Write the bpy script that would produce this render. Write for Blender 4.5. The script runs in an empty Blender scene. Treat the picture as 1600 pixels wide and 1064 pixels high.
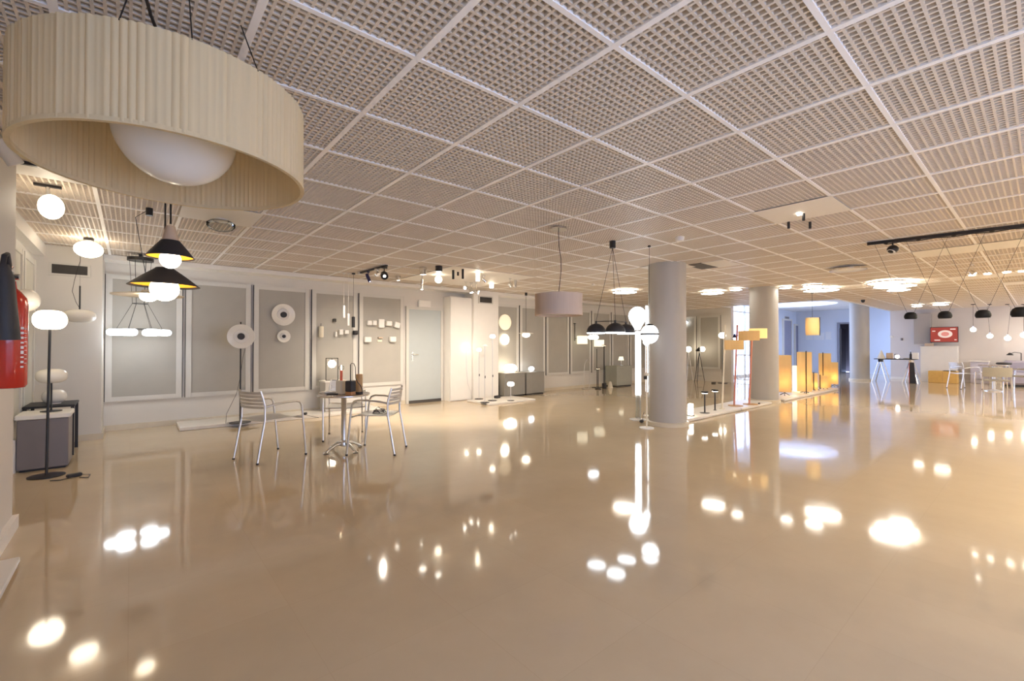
import bpy, bmesh, math, random
from mathutils import Vector, Matrix
random.seed(7)
PI = math.pi
sc = bpy.context.scene
COL = sc.collection
CAMZ, CEIL = 1.27, 2.57
FPX, YAW, PITCH = 704.74, 0.7017, 0.0107
WY = 9.0          # rear wall plane
EX = 15.7         # end wall plane
RX = 22.0         # far wall plane
LX = -0.95        # left wall plane

# ------------------------------------------------------------------ survey helpers (photo measurement -> place)
_f = Vector((math.sin(YAW)*math.cos(PITCH), math.cos(YAW)*math.cos(PITCH), math.sin(PITCH)))
_r = Vector((math.cos(YAW), -math.sin(YAW), 0)); _u = _r.cross(_f)
CAM = Vector((0, 0, CAMZ))
def ray(px, py): return _f + _r*((px-800)/FPX) + _u*((532-py)/FPX)
def at(px, py, d): return CAM + ray(px, py)*d
def onZ(px, py, z=0.0):
    v = ray(px, py); return CAM + v*((z-CAMZ)/v.z)
def onY(px, py, y):
    v = ray(px, py); return CAM + v*(y/v.y)
def onX(px, py, x):
    v = ray(px, py); return CAM + v*(x/v.x)
def dep(p): return (Vector(p)-CAM).dot(_f)
def ceil_at(px, d):
    p = at(px, 540, d); return Vector((p.x, p.y, CEIL))
def floor_at(px, d, z=0.0):
    p = at(px, 540, d); return Vector((p.x, p.y, z))
def hgt(py, d): return CAMZ + (539.5-py)/FPX*d
def mm(px, d): return px/FPX*d

# ------------------------------------------------------------------ mesh builder
class MB:
    def __init__(s): s.v = []; s.f = []
    def add(s, vs, fs):
        n = len(s.v); s.v += [tuple(v) for v in vs]; s.f += [tuple(i+n for i in f) for f in fs]; return s
    def box(s, c, d, rz=0, M=None):
        x, y, z = d[0]/2, d[1]/2, d[2]/2
        P = [Vector((a*x, b*y, e*z)) for a in (-1, 1) for b in (-1, 1) for e in (-1, 1)]
        R = Matrix.Rotation(rz, 3, 'Z')
        if M is not None: R = M
        return s.add([Vector(c)+R@p for p in P], [(0,1,3,2),(4,6,7,5),(0,4,5,1),(2,3,7,6),(0,2,6,4),(1,5,7,3)])
    def rbox(s, c, d, b=.01, rz=0):
        # box with chamfered edges
        x, y, z = d[0]/2, d[1]/2, d[2]/2; b = min(b, x*.9, y*.9, z*.9)
        R = Matrix.Rotation(rz, 3, 'Z'); rings = []
        for zz, i in ((-z, b), (-z+b, 0), (z-b, 0), (z, b)):
            X, Y = x-i, y-i; k = b if i == 0 else b*.6
            ring = [(X-k,-Y),(X,-Y+k),(X,Y-k),(X-k,Y),(-X+k,Y),(-X,Y-k),(-X,-Y+k),(-X+k,-Y)]
            rings.append([Vector(c)+R@Vector((p, q, zz)) for p, q in ring])
        V = [p for r in rings for p in r]; F = [tuple(range(7, -1, -1)), tuple(range(24, 32))]
        for i in range(3):
            for j in range(8):
                k = (j+1) % 8; F.append((i*8+j, i*8+k, i*8+8+k, i*8+8+j))
        return s.add(V, F)
    def tube(s, path, r, n=8, r2=None, cap=True):
        P = [Vector(p) for p in path]; m = len(P); V = []; F = []
        nrm = None
        for i, p in enumerate(P):
            t = (P[min(i+1, m-1)] - P[max(i-1, 0)]).normalized()
            if nrm is None:
                a = Vector((0, 0, 1)) if abs(t.z) < .9 else Vector((1, 0, 0))
                nrm = t.cross(a).normalized()
            else:
                nrm = (nrm - t*nrm.dot(t)).normalized()
            b = t.cross(nrm)
            rr = r if r2 is None else r + (r2-r)*i/(m-1)
            V += [p + (nrm*math.cos(2*PI*k/n) + b*math.sin(2*PI*k/n))*rr for k in range(n)]
        for i in range(m-1):
            for k in range(n):
                q = (k+1) % n; F.append((i*n+k, i*n+q, (i+1)*n+q, (i+1)*n+k))
        if cap: F += [tuple(range(n-1, -1, -1)), tuple(range((m-1)*n, m*n))]
        return s.add(V, F)
    def lathe(s, prof, n=32, c=(0,0,0), axis=None, wob=None):
        # prof: list of (r, z); axis: direction that local z is turned to
        Q = Matrix.Identity(3)
        if axis is not None: Q = Vector((0,0,1)).rotation_difference(Vector(axis)).to_matrix()
        V = []; idx = []
        for r, z in prof:
            if r < 1e-6: idx.append([len(V)]); V.append(Vector(c)+Q@Vector((0,0,z)))
            else:
                st = len(V); idx.append(list(range(st, st+n)))
                for k in range(n):
                    rr = r + (wob(k) if wob else 0)
                    V.append(Vector(c)+Q@Vector((rr*math.cos(2*PI*k/n), rr*math.sin(2*PI*k/n), z)))
        F = []
        for a, b in zip(idx, idx[1:]):
            for k in range(n):
                q = (k+1) % n
                if len(a) == 1 and len(b) == 1: break
                if len(a) == 1: F.append((a[0], b[q], b[k]))
                elif len(b) == 1: F.append((a[k], a[q], b[0]))
                else: F.append((a[k], a[q], b[q], b[k]))
        return s.add(V, F)
    def cyl(s, c, r, z0, z1, n=24): return s.lathe([(0,z0),(r,z0),(r,z1),(0,z1)], n, c)
    def ell(s, c, rx, rz, n=32, m=14, e=1.0, axis=None):
        # ellipsoid; e<1 squares the profile (pill shapes)
        pr = []
        for i in range(m+1):
            t = -PI/2 + PI*i/m
            cx, sz = math.cos(t), math.sin(t)
            pr.append((rx*max(0, cx)**e if 0 < i < m else 0, rz*math.copysign(abs(sz)**(1.0), sz)))
        return s.lathe(pr, n, c, axis)
    def pill(s, c, R, h, n=36):
        # flattened disc with a round rim
        k = h/2; pr = [(0, -k)]
        for i in range(9):
            t = -PI/2 + PI*i/8
            pr.append((R-k+k*math.cos(t), k*math.sin(t)))
        pr.append((0, k)); return s.lathe(pr, n, c)
    def shell(s, prof, th, n=48, c=(0,0,0), wob=None):
        # open lathe given thickness (inner copy offset in r)
        pr = list(prof) + [(max(r-th, 1e-4), z) for r, z in reversed(prof)] + [prof[0]]
        return s.lathe(pr, n, c, None, wob)
    def prism(s, pts, y0, y1, M=None):
        n = len(pts); V = [Vector((p[0], y0, p[1])) for p in pts]+[Vector((p[0], y1, p[1])) for p in pts]
        if M is not None: V = [M@v for v in V]
        F = [tuple(range(n)), tuple(range(2*n-1, n-1, -1))]+[(i, (i+1) % n, n+(i+1) % n, n+i) for i in range(n)]
        return s.add(V, F)

def obj(name, mb, m, parent=None, loc=None, smooth=True, ang=38):
    me = bpy.data.meshes.new(name); me.from_pydata(mb.v, [], mb.f)
    bm = bmesh.new(); bm.from_mesh(me); bmesh.ops.remove_doubles(bm, verts=bm.verts, dist=1e-6) if len(mb.v) < 4000 else None
    bmesh.ops.recalc_face_normals(bm, faces=bm.faces); bm.to_mesh(me); bm.free()
    if smooth:
        for p in me.polygons: p.use_smooth = True
        me.set_sharp_from_angle(angle=math.radians(ang))
    me.materials.append(m)
    o = bpy.data.objects.new(name, me); COL.objects.link(o)
    if parent is not None: o.parent = parent
    if loc is not None: o.location = loc
    return o
def tag(o, label, cat, group=None):
    o['label'] = label; o['category'] = cat
    if group: o['group'] = group
    return o
def thing(name, label, cat, loc, rz=0, group=None):
    o = bpy.data.objects.new(name, None); COL.objects.link(o); o.empty_display_size = .1
    o.location = loc; o.rotation_euler = (0, 0, rz); return tag(o, label, cat, group)
def solo(name, mb, m, label, cat, loc=(0,0,0), rz=0, group=None):
    o = obj(name, mb, m, None, loc); o.rotation_euler = (0, 0, rz); return tag(o, label, cat, group)
def struct(name, mb, m, parent=None, smooth=False):
    o = obj(name, mb, m, parent, None, smooth)
    if parent is None: o['kind'] = 'structure'
    return o
def dup(root, loc, rz, label, group=None):
    r = root.copy(); COL.objects.link(r); r.location = loc; r.rotation_euler = (0, 0, rz); r['label'] = label
    if group: r['group'] = group
    for ch in list(root.children):
        c = ch.copy(); COL.objects.link(c); c.parent = r
        for g in list(ch.children):
            d = g.copy(); COL.objects.link(d); d.parent = c
    return r

# ------------------------------------------------------------------ materials
def mat(name, col, rough=.5, metal=0, spec=.5, emit=0, ecol=None, trans=0, noise=0, nscale=8, bump=0, bscale=60, sss=0, alpha=1, coat=0, ior=1.45):
    m = bpy.data.materials.new(name); m.use_nodes = True; nt = m.node_tree; N = nt.nodes; L = nt.links
    b = N['Principled BSDF']; c4 = (*col, 1)
    b.inputs['Base Color'].default_value = c4; b.inputs['Roughness'].default_value = rough
    b.inputs['Metallic'].default_value = metal; b.inputs['Specular IOR Level'].default_value = spec
    b.inputs['Transmission Weight'].default_value = trans; b.inputs['IOR'].default_value = ior
    b.inputs['Coat Weight'].default_value = coat
    if emit:
        b.inputs['Emission Color'].default_value = (*(ecol or col), 1); b.inputs['Emission Strength'].default_value = emit
    if noise or bump:
        tc = N.new('ShaderNodeTexCoord'); nz = N.new('ShaderNodeTexNoise'); nz.inputs['Scale'].default_value = nscale; nz.inputs['Detail'].default_value = 4
        L.new(tc.outputs['Object'], nz.inputs['Vector'])
        if noise:
            mx = N.new('ShaderNodeMix'); mx.data_type = 'RGBA'
            mx.inputs['A'].default_value = (*[c*(1-noise) for c in col], 1); mx.inputs['B'].default_value = (*[min(1, c*(1+noise)) for c in col], 1)
            L.new(nz.outputs['Fac'], mx.inputs['Factor']); L.new(mx.outputs['Result'], b.inputs['Base Color'])
        if bump:
            n2 = N.new('ShaderNodeTexNoise'); n2.inputs['Scale'].default_value = bscale; L.new(tc.outputs['Object'], n2.inputs['Vector'])
            bp = N.new('ShaderNodeBump'); bp.inputs['Strength'].default_value = bump; bp.inputs['Distance'].default_value = .004
            L.new(n2.outputs['Fac'], bp.inputs['Height']); L.new(bp.outputs['Normal'], b.inputs['Normal'])
    return m
def cloth(name, col, tr=.5, emit=0, ecol=None, nscale=6):
    # lampshade fabric: diffuse + translucent
    m = bpy.data.materials.new(name); m.use_nodes = True; nt = m.node_tree; N = nt.nodes; L = nt.links
    for n in list(N): N.remove(n)
    out = N.new('ShaderNodeOutputMaterial'); d = N.new('ShaderNodeBsdfDiffuse'); t = N.new('ShaderNodeBsdfTranslucent'); mx = N.new('ShaderNodeMixShader')
    tc = N.new('ShaderNodeTexCoord'); nz = N.new('ShaderNodeTexNoise'); nz.inputs['Scale'].default_value = nscale
    mp = N.new('ShaderNodeMapping'); mp.inputs['Scale'].default_value = (6, 6, .4); L.new(tc.outputs['Object'], mp.inputs['Vector']); L.new(mp.outputs['Vector'], nz.inputs['Vector'])
    cr = N.new('ShaderNodeMix'); cr.data_type = 'RGBA'; cr.inputs['A'].default_value = (*[c*.92 for c in col], 1); cr.inputs['B'].default_value = (*[min(1, c*1.06) for c in col], 1)
    L.new(nz.outputs['Fac'], cr.inputs['Factor'])
    L.new(cr.outputs['Result'], d.inputs['Color']); L.new(cr.outputs['Result'], t.inputs['Color']); mx.inputs['Fac'].default_value = tr
    L.new(d.outputs[0], mx.inputs[1]); L.new(t.outputs[0], mx.inputs[2])
    if emit:
        e = N.new('ShaderNodeEmission'); e.inputs['Color'].default_value = (*(ecol or col), 1); e.inputs['Strength'].default_value = emit
        ad = N.new('ShaderNodeAddShader'); L.new(mx.outputs[0], ad.inputs[0]); L.new(e.outputs[0], ad.inputs[1]); L.new(ad.outputs[0], out.inputs['Surface'])
    else: L.new(mx.outputs[0], out.inputs['Surface'])
    return m

GLOW = 11.0
WHITE = mat('white_paint', (.80,.77,.72), .45, noise=.03)
WALL = mat('wall_paint', (.66,.63,.58), .6, noise=.04, nscale=2, bump=.1, bscale=90)
FARW = mat('far_wall_paint', (.66,.62,.60), .6, noise=.03, nscale=2)
LOBW = mat('lobby_paint', (.56,.61,.71), .6, noise=.03, nscale=2)
PANEL = mat('grey_panel', (.40,.38,.335), .55, noise=.10, nscale=3, bump=.12, bscale=120)
PANEL2 = mat('pale_panel', (.56,.54,.47), .55, noise=.06, nscale=3)
FRAME = mat('panel_frame', (.62,.60,.55), .4, noise=.04)
DARK = mat('dark_gap', (.07,.062,.055), .5)
DOORM = mat('door_paint', (.46,.50,.50), .35, noise=.03)
COLM = mat('column_paint', (.43,.41,.38), .5, noise=.05, nscale=2)
BLACK = mat('black_metal', (.018,.016,.016), .35, noise=.1)
DOMEM = mat('dome_black', (.010,.010,.011), .6, spec=.3, noise=.1)
BLACKM = mat('black_matt', (.03,.028,.03), .55, noise=.1)
CHROME = mat('chrome', (.78,.78,.78), .15, metal=1, noise=.02)
ALU = mat('aluminium', (.72,.71,.69), .28, metal=1, noise=.05, nscale=30)
SEATM = mat('seat_aluminium', (.60,.58,.55), .42, metal=.6, noise=.06, nscale=20)
CREAM = mat('cream_paint', (.78,.70,.55), .5, noise=.04)
CORAL = mat('coral_paint', (.72,.13,.05), .4, noise=.06)
REDM = mat('terracotta_paint', (.62,.25,.18), .45, noise=.06)
WOOD = mat('pale_wood', (.55,.32,.13), .5, noise=.18, nscale=14)
CORK = mat('copper_wood', (.50,.23,.09), .45, noise=.2, nscale=16)
OCHRE = mat('ochre_enamel', (.85,.42,.04), .4, noise=.05)
GREYBOX = mat('grey_laminate', (.20,.18,.185), .35, noise=.06)
GREYBOX2 = mat('taupe_laminate', (.26,.245,.215), .45, noise=.08)
PALEBOX = mat('sage_laminate', (.36,.36,.30), .45, noise=.06)
OPAL = mat('opal_glass', (.80,.77,.70), .25, noise=.02)
LIT = mat('lit_opal_glass', (.9,.88,.85), .3, emit=GLOW, ecol=(1,.86,.66))
LITW = mat('lit_warm_glass', (.9,.8,.6), .3, emit=9, ecol=(1,.80,.52))
LIT_FILL = mat('fill_disc_diffuser', (.9,.9,.88), .3, emit=54, ecol=(1,.90,.74))  # warm glow used only by the added fill discs
LITL = mat('lantern_bulb', (.9,.8,.6), .3, emit=26, ecol=(1,.80,.48))
LITD = mat('lit_ceiling_diffuser', (.9,.92,.92), .3, emit=14, ecol=(1,.95,.86))
LITC = mat('lit_cool_glass', (.9,.92,.95), .3, emit=GLOW*.8, ecol=(.90,.95,1))
LITS = mat('lit_spot_lens', (.9,.9,.9), .3, emit=22, ecol=(1,.9,.76))
SOFT = mat('softly_lit_glass', (.85,.75,.58), .3, emit=.5, ecol=(1,.88,.62))
def clear_mat():
    m = bpy.data.materials.new('clear_glass'); m.use_nodes = True; N = m.node_tree.nodes; L = m.node_tree.links
    for n in list(N): N.remove(n)
    o = N.new('ShaderNodeOutputMaterial'); mx = N.new('ShaderNodeMixShader'); a = N.new('ShaderNodeBsdfTransparent'); g = N.new('ShaderNodeBsdfGlossy'); lw = N.new('ShaderNodeLayerWeight')
    a.inputs['Color'].default_value = (.93,.94,.94,1); g.inputs['Roughness'].default_value = .04; lw.inputs['Blend'].default_value = .12
    L.new(lw.outputs['Fresnel'], mx.inputs['Fac']); L.new(a.outputs[0], mx.inputs[1]); L.new(g.outputs[0], mx.inputs[2]); L.new(mx.outputs[0], o.inputs['Surface']); return m
CLEAR = clear_mat()
FROST = clear_mat(); FROST.name = 'frosted_acrylic'
_n = FROST.node_tree.nodes; _d = _n.new('ShaderNodeBsdfDiffuse'); _d.inputs['Color'].default_value = (.8,.78,.74,1)
_m = [n for n in _n if n.type == 'MIX_SHADER'][0]; FROST.node_tree.links.new(_d.outputs[0], _m.inputs[2]); [n for n in _n if n.type == 'LAYER_WEIGHT'][0].inputs['Blend'].default_value = .35
FABRIC = cloth('pleated_cotton', (.84,.71,.46), .35)
FABRIC2 = cloth('pale_linen', (.80,.68,.57), .4)
SHADEY = cloth('ochre_parchment', (.80,.64,.38), .5, .06, (1,.66,.28))
SHADEY2 = cloth('lit_parchment', (.82,.66,.38), .5, .5, (1,.74,.34))
SHADEW = cloth('lit_white_linen', (.8,.78,.70), .5, .60, (1,.93,.75))
SHADEK = cloth('lit_ribbon', (.84,.69,.40), .5, .08, (1,.78,.42))
RED = mat('red_enamel', (.50,.025,.012), .22, noise=.06, coat=.5)
SOFAP = mat('mauve_cloth', (.33,.30,.35), .8, noise=.1, nscale=40)
CHAIRG = mat('grey_upholstery', (.33,.31,.27), .7, noise=.08, nscale=40)
STONE = mat('skirting_stone', (.62,.55,.43), .35, noise=.10, nscale=6)
PLINTHM = mat('white_plinth', (.72,.68,.62), .35, noise=.05)
TAN = mat('tan_card', (.60,.45,.32), .6, noise=.06)
CRATE = mat('yellow_wood', (.68,.42,.12), .5, noise=.12, nscale=12)
TABTOP = mat('table_steel', (.50,.42,.38), .25, metal=.7, noise=.08, nscale=18)
LOUV = mat('louver_white', (.71,.62,.51), .5, noise=.04, nscale=1)
TBAR = mat('grid_bar_white', (.95,.91,.86), .4, noise=.02)
PLEN = mat('plenum_board', (.54,.46,.365), .7, noise=.10, nscale=1.2)
BOARD = mat('ceiling_board', (.78,.74,.68), .5, noise=.02)
TVRED = mat('screen_red', (.30,.05,.04), .3, emit=.35, ecol=(.42,.05,.035))
TVWHITE = mat('screen_white', (.7,.6,.55), .3, emit=.5, ecol=(.75,.6,.55))
TVPINK = mat('screen_pink', (.6,.25,.22), .3, emit=.4, ecol=(.62,.22,.2))

def floor_mat():
    m = bpy.data.materials.new('polished_floor'); m.use_nodes = True; nt = m.node_tree; N = nt.nodes; L = nt.links
    b = N['Principled BSDF']; tc = N.new('ShaderNodeTexCoord')
    br = N.new('ShaderNodeTexBrick'); br.offset = 0; br.inputs['Scale'].default_value = 1
    br.inputs['Brick Width'].default_value = .6; br.inputs['Row Height'].default_value = .6; br.inputs['Mortar Size'].default_value = .0022
    br.inputs['Color1'].default_value = (.56,.44,.285,1); br.inputs['Color2'].default_value = (.575,.452,.295,1); br.inputs['Mortar'].default_value = (.545,.425,.275,1)
    L.new(tc.outputs['Object'], br.inputs['Vector'])
    nz = N.new('ShaderNodeTexNoise'); nz.inputs['Scale'].default_value = 1.7; nz.inputs['Detail'].default_value = 8; nz.inputs['Roughness'].default_value = .65; L.new(tc.outputs['Object'], nz.inputs['Vector'])
    rp = N.new('ShaderNodeMapRange'); rp.inputs['To Min'].default_value = .88; rp.inputs['To Max'].default_value = 1.10; L.new(nz.outputs['Fac'], rp.inputs['Value'])
    mx = N.new('ShaderNodeMix'); mx.data_type = 'RGBA'; mx.blend_type = 'MULTIPLY'; mx.inputs['Factor'].default_value = 1
    L.new(br.outputs['Color'], mx.inputs['A']); L.new(rp.outputs['Result'], mx.inputs['B']); L.new(mx.outputs['Result'], b.inputs['Base Color'])
    b.inputs['Roughness'].default_value = .065; b.inputs['IOR'].default_value = 1.55; b.inputs['Specular IOR Level'].default_value = .6
    n2 = N.new('ShaderNodeTexNoise'); n2.inputs['Scale'].default_value = 3.5; n2.inputs['Detail'].default_value = 2; L.new(tc.outputs['Object'], n2.inputs['Vector'])
    bp = N.new('ShaderNodeBump'); bp.inputs['Strength'].default_value = .05; bp.inputs['Distance'].default_value = .01; L.new(n2.outputs['Fac'], bp.inputs['Height']); L.new(bp.outputs['Normal'], b.inputs['Normal'])
    return m
FLOOR = floor_mat()

# ------------------------------------------------------------------ setting
FY = -2.2         # glazed front wall behind the photographer
LOBX, LOBY0, LOBY1, LOBZ = 25.0, 3.8, 7.9, 2.92
struct('floor', MB().box((12, 3.4, -.05), (28, 13, .1)), FLOOR)
# walls
struct('wall_rear', MB().box(((LX+EX)/2, WY+.1, 1.5), (EX-LX+.4, .2, 3.0)), WALL)
struct('wall_left', MB().box((LX-.1, 3.4, 1.5), (.2, 11.6, 3.0)), WALL)
w = MB().box((EX+.1, (6.95+WY)/2, 1.5), (.2, WY-6.95, 3.0)); struct('wall_end', w, WALL)
struct('wall_right', MB().box((RX+.1, (FY+3.8)/2, 1.5), (.2, 3.8-FY, 3.0)), FARW)
# front wall with three window openings
wins = [(-.5, 4.3), (18.0, 20.0)]
f = MB(); xs = [LX-.2]
for a, b_ in wins:
    f.box(((xs[-1]+a)/2, FY-.1, 1.5), (a-xs[-1], .2, 3.0)); f.box(((a+b_)/2, FY-.1, .05), (b_-a, .2, .1)); f.box(((a+b_)/2, FY-.1, 2.7), (b_-a, .2, .6)); xs.append(b_)
f.box(((xs[-1]+RX+.2)/2, FY-.1, 1.5), (RX+.2-xs[-1], .2, 3.0))
struct('wall_front', f, WALL)
for i, (a, b_) in enumerate(wins):
    m = MB(); n = 3
    for k in range(n+1): m.box((a+.03+(b_-a-.06)*k/n, FY-.1, 1.25), (.06, .08, 2.3))
    m.box(((a+b_)/2, FY-.1, .13), (b_-a, .08, .06)); m.box(((a+b_)/2, FY-.1, 2.37), (b_-a, .08, .06))
    struct('window_%d' % (i+1), m, FRAME)
# lobby beyond the columns
lw = MB(); A, B_ = 16.6, 21.9
lw.box(((15.9+A)/2, LOBY1+.1, 1.5), (A-15.9, .2, 3.0)); lw.box(((A+B_)/2, LOBY1+.1, 2.97), (B_-A, .2, .14)); lw.box(((B_+LOBX)/2, LOBY1+.1, 1.5), (LOBX-B_+.2, .2, 3.0))
struct('wall_lobby_side', lw, LOBW)
# lobby back wall with a door opening
dA = onX(1311, 540, LOBX).y; dB = onX(1327, 540, LOBX).y; dT = onX(1320, 506, LOBX).z
lb = MB().box((LOBX+.1, (LOBY1+dA)/2, 1.5), (.2, LOBY1-dA, 3.0)).box((LOBX+.1, (dA+dB)/2, (dT+3)/2), (.2, dA-dB, 3-dT)).box((LOBX+.1, (dB+2.2)/2, 1.5), (.2, dB-2.2, 3.0))
struct('wall_lobby_back', lb, LOBW)
struct('wall_lobby_return', MB().box(((RX+LOBX)/2+.1, 3.7, .05), (LOBX-RX-.2, .2, .1)).box(((RX+LOBX)/2+.1, 3.7, 2.92), (LOBX-RX-.2, .2, .2)), LOBW)
struct('window_6', MB().box((RX+.24, 3.7, 1.46), (.07, .08, 2.72)).box((LOBX-.04, 3.7, 1.46), (.07, .08, 2.72)).box(((RX+LOBX)/2+.1, 3.7, 1.46), (.06, .08, 2.72)), FRAME)  # added window, out of view, lets in sky light to brighten the lobby
struct('window_5', MB().box(((A+B_)/2, LOBY1+.08, .04), (B_-A, .07, .08)).box((A+.03, LOBY1+.08, 1.45), (.06, .07, 2.9)).box(((A+B_)/2, LOBY1+.08, 1.45), (.05, .07, 2.9)).box((B_-.03, LOBY1+.08, 1.45), (.06, .07, 2.9)).box(((A+B_)/2, LOBY1+.08, 2.62), (B_-A, .06, .05)), FRAME)
# room behind the lobby door
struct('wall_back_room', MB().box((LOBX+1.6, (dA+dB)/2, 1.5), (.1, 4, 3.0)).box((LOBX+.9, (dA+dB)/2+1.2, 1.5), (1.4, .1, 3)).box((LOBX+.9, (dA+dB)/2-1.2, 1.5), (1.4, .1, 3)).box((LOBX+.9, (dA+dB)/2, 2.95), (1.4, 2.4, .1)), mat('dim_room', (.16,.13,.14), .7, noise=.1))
o = struct('door_2', MB().box((LOBX+.45, dA-.04, 1.03), (.75, .045, 2.06)), mat('dark_door', (.10,.085,.09), .4, noise=.1))
struct('trim_1', MB().box((LOBX-.01, dA+.035, dT/2), (.04, .07, dT)).box((LOBX-.01, dB-.035, dT/2), (.04, .07, dT)).box((LOBX-.01, (dA+dB)/2, dT+.035), (.04, dA-dB+.14, .07)), mat('door_trim', (.22,.22,.27), .4, noise=.05))
# lobby side doors
for i, (p0, p1, pt, nm) in enumerate(((1223, 1234.5, 501, 'door_3'), (1241, 1248.5, 509, 'door_4'))):
    a = onY(p0, 540, LOBY1).x; b2 = onY(p1, 540, LOBY1).x; t = onY((p0+p1)/2, pt, LOBY1).z
    o = struct(nm, MB().box(((a+b2)/2, LOBY1-.03, t/2), (b2-a, .06, t)), mat('lobby_door_%d' % i, (.17,.17,.24) if i else (.25,.25,.33), .4, noise=.05))
    obj('door_frame', MB().box((a-.04, LOBY1-.03, t/2), (.08, .09, t)).box((b2+.04, LOBY1-.03, t/2), (.08, .09, t)).box(((a+b2)/2, LOBY1-.03, t+.04), (b2-a+.16, .09, .08)), FRAME, o)
    obj('handle', MB().tube([(a+.1, LOBY1-.08, 1.03), (a+.22, LOBY1-.08, 1.03)], .012), CHROME, o)
# lobby ceiling with round skylight
SKY = Vector((20.6, 6.5)); SR = 1.35
CE = 15.2       # edge of the louvred ceiling at the lobby
def holed(x0, x1, y0, y1, z, c, r, n=64):
    m = MB(); V = []; 
    for k in range(n):
        t = 2*PI*k/n; V.append(Vector((c.x+r*math.cos(t), c.y+r*math.sin(t), z)))
    for k in range(n):
        t = 2*PI*k/n; dx, dy = math.cos(t), math.sin(t)
        s = min(((x1-c.x)/dx if dx > 1e-9 else (x0-c.x)/dx if dx < -1e-9 else 1e9), ((y1-c.y)/dy if dy > 1e-9 else (y0-c.y)/dy if dy < -1e-9 else 1e9))
        V.append(Vector((c.x+dx*s, c.y+dy*s, z)))
    F = [(k, (k+1) % n, n+(k+1) % n, n+k) for k in range(n)]
    m.add(V, F)
    for X, Y in ((x0,y0),(x0,y1),(x1,y0),(x1,y1)):
        k = min(range(n), key=lambda q: (Vector((X, Y, z))-V[n+q]).length)
        # corner fill
        ang = math.atan2(Y-c.y, X-c.x) % (2*PI); k0 = int(ang/(2*PI/n)) % n
        m.add([V[n+k0], V[n+(k0+1) % n], Vector((X, Y, z))], [(0,1,2)])
    return m
lc = holed(CE, LOBX+.2, 3.6, LOBY1+.2, LOBZ, SKY, SR)
lc.lathe([(SR, LOBZ), (SR, LOBZ+.35)], 64, (SKY.x, SKY.y, 0))
struct('ceiling_lobby', lc, mat('lobby_ceiling_paint', (.72,.74,.78), .6, noise=.02))
struct('trim_2', MB().box((CE-.04, (3.8+6.95)/2, (CEIL+LOBZ)/2+.02), (.08, 6.95-3.8, LOBZ-CEIL+.06)).box(((CE-.04+RX)/2, 3.76, (CEIL+LOBZ)/2+.02), (RX-CE+.04, .08, LOBZ-CEIL+.06)).box(((CE+15.7)/2, 6.99, (CEIL+LOBZ)/2+.02), (15.7-CE+.08, .08, LOBZ-CEIL+.06)), WHITE)
# main ceiling : plenum boards, louvres, grid bars, boards
TX0, TW, TY0, TH = .373, .6102, 2.463, .6313
GX0, GX1, GY0, GY1 = -.85, 15.9, FY, 8.65
pl = MB().box(((LX+CE-.08)/2, (FY+WY)/2, CEIL+.052), (CE-.08-LX, WY-FY, .05)).box(((CE-.08+RX)/2, (FY+3.72)/2, CEIL+.052), (RX-CE+.08, 3.72-FY, .05)).box(((CE-.08+15.75)/2, 8.02, CEIL+.052), (15.75-CE+.08, 1.98, .05))
ceil = struct('ceiling', pl, PLEN)
lo = MB(); NC = 16
k0 = int((GX0-TX0)/TW*NC)-1; x = GX0
for k in range(-60, 620):
    x = TX0 + TW*k/NC
    if x < GX0 or x > RX: continue
    y1 = GY1 if x < CE-.08 else 3.72
    lo.box((x, (GY0+y1)/2, CEIL+.0155), (.011, y1-GY0, .024))
for k in range(-300, 340):
    y = TY0 + TH*k/NC
    if y < GY0 or y > GY1: continue
    x1 = RX if y < 3.72 else (CE-.085 if y < 7.03 else 15.68)
    lo.box(((GX0+x1)/2, y, CEIL+.016), (x1-GX0, .011, .0242))
obj('louvre', lo, LOUV, ceil, smooth=False)
gb = MB()
for i in range(-3, 38):
    x = TX0+TW*i
    if x < GX0+.1 or x > RX: continue
    y1 = GY1 if x < CE-.08 else 3.72
    gb.box((x, (GY0+y1)/2, CEIL+.0135), (.030, y1-GY0, .031))
for j in range(-12, 10):
    y = TY0-TH*j
    if y < GY0 or y > GY1: continue
    x1 = RX if y < 3.72 else (CE-.085 if y < 7.03 else 15.68)
    gb.box(((GX0+x1)/2, y, CEIL+.0142), (x1-GX0, .024, .031))
obj('grid_bar', gb, TBAR, ceil, smooth=False)
def tile_x(i): return TX0+TW*i
def tile_y(j): return TY0-TH*j
bd = MB()
def board(i0, i1, j0, j1):
    xa, xb, ya, yb = tile_x(i0), tile_x(i1), tile_y(j1), tile_y(j0)
    bd.box(((xa+xb)/2, (ya+yb)/2, CEIL+.000), (abs(xb-xa)+.03, abs(yb-ya)+.024, .010))
board(7, 8, 1, 2); board(0, 1, -5, -4); board(6, 9, -9, -6); board(-2, -1, -4, -3); board(13, 14, 2, 7); board(19, 20, 2, 7); board(22, 23, 3, 7); board(10, 11, -3, -2)
g_ = onZ(1088, 417.5, CEIL)
bd.box((g_.x-.02, g_.y-.42, CEIL), (.60, .34, .010))
obj('blank_board', bd, BOARD, ceil, smooth=False)
obj('gap_shade_sheet', MB().box((g_.x-.02, g_.y-.10, CEIL+.0005), (.58, .28, .008)), DARK, ceil, smooth=False)  # flat dark sheet, colour stands in for the shade of a missing tile
# soffits / cornices
struct('trim_3', MB().box(((LX+EX)/2, (GY1+WY)/2, CEIL-.035), (EX-LX, WY-GY1, .07)), WHITE)
struct('trim_4', MB().box(((LX+GX0)/2, (FY+WY)/2, CEIL-.075), (GX0-LX, WY-FY-.7, .15)), WHITE)
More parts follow.
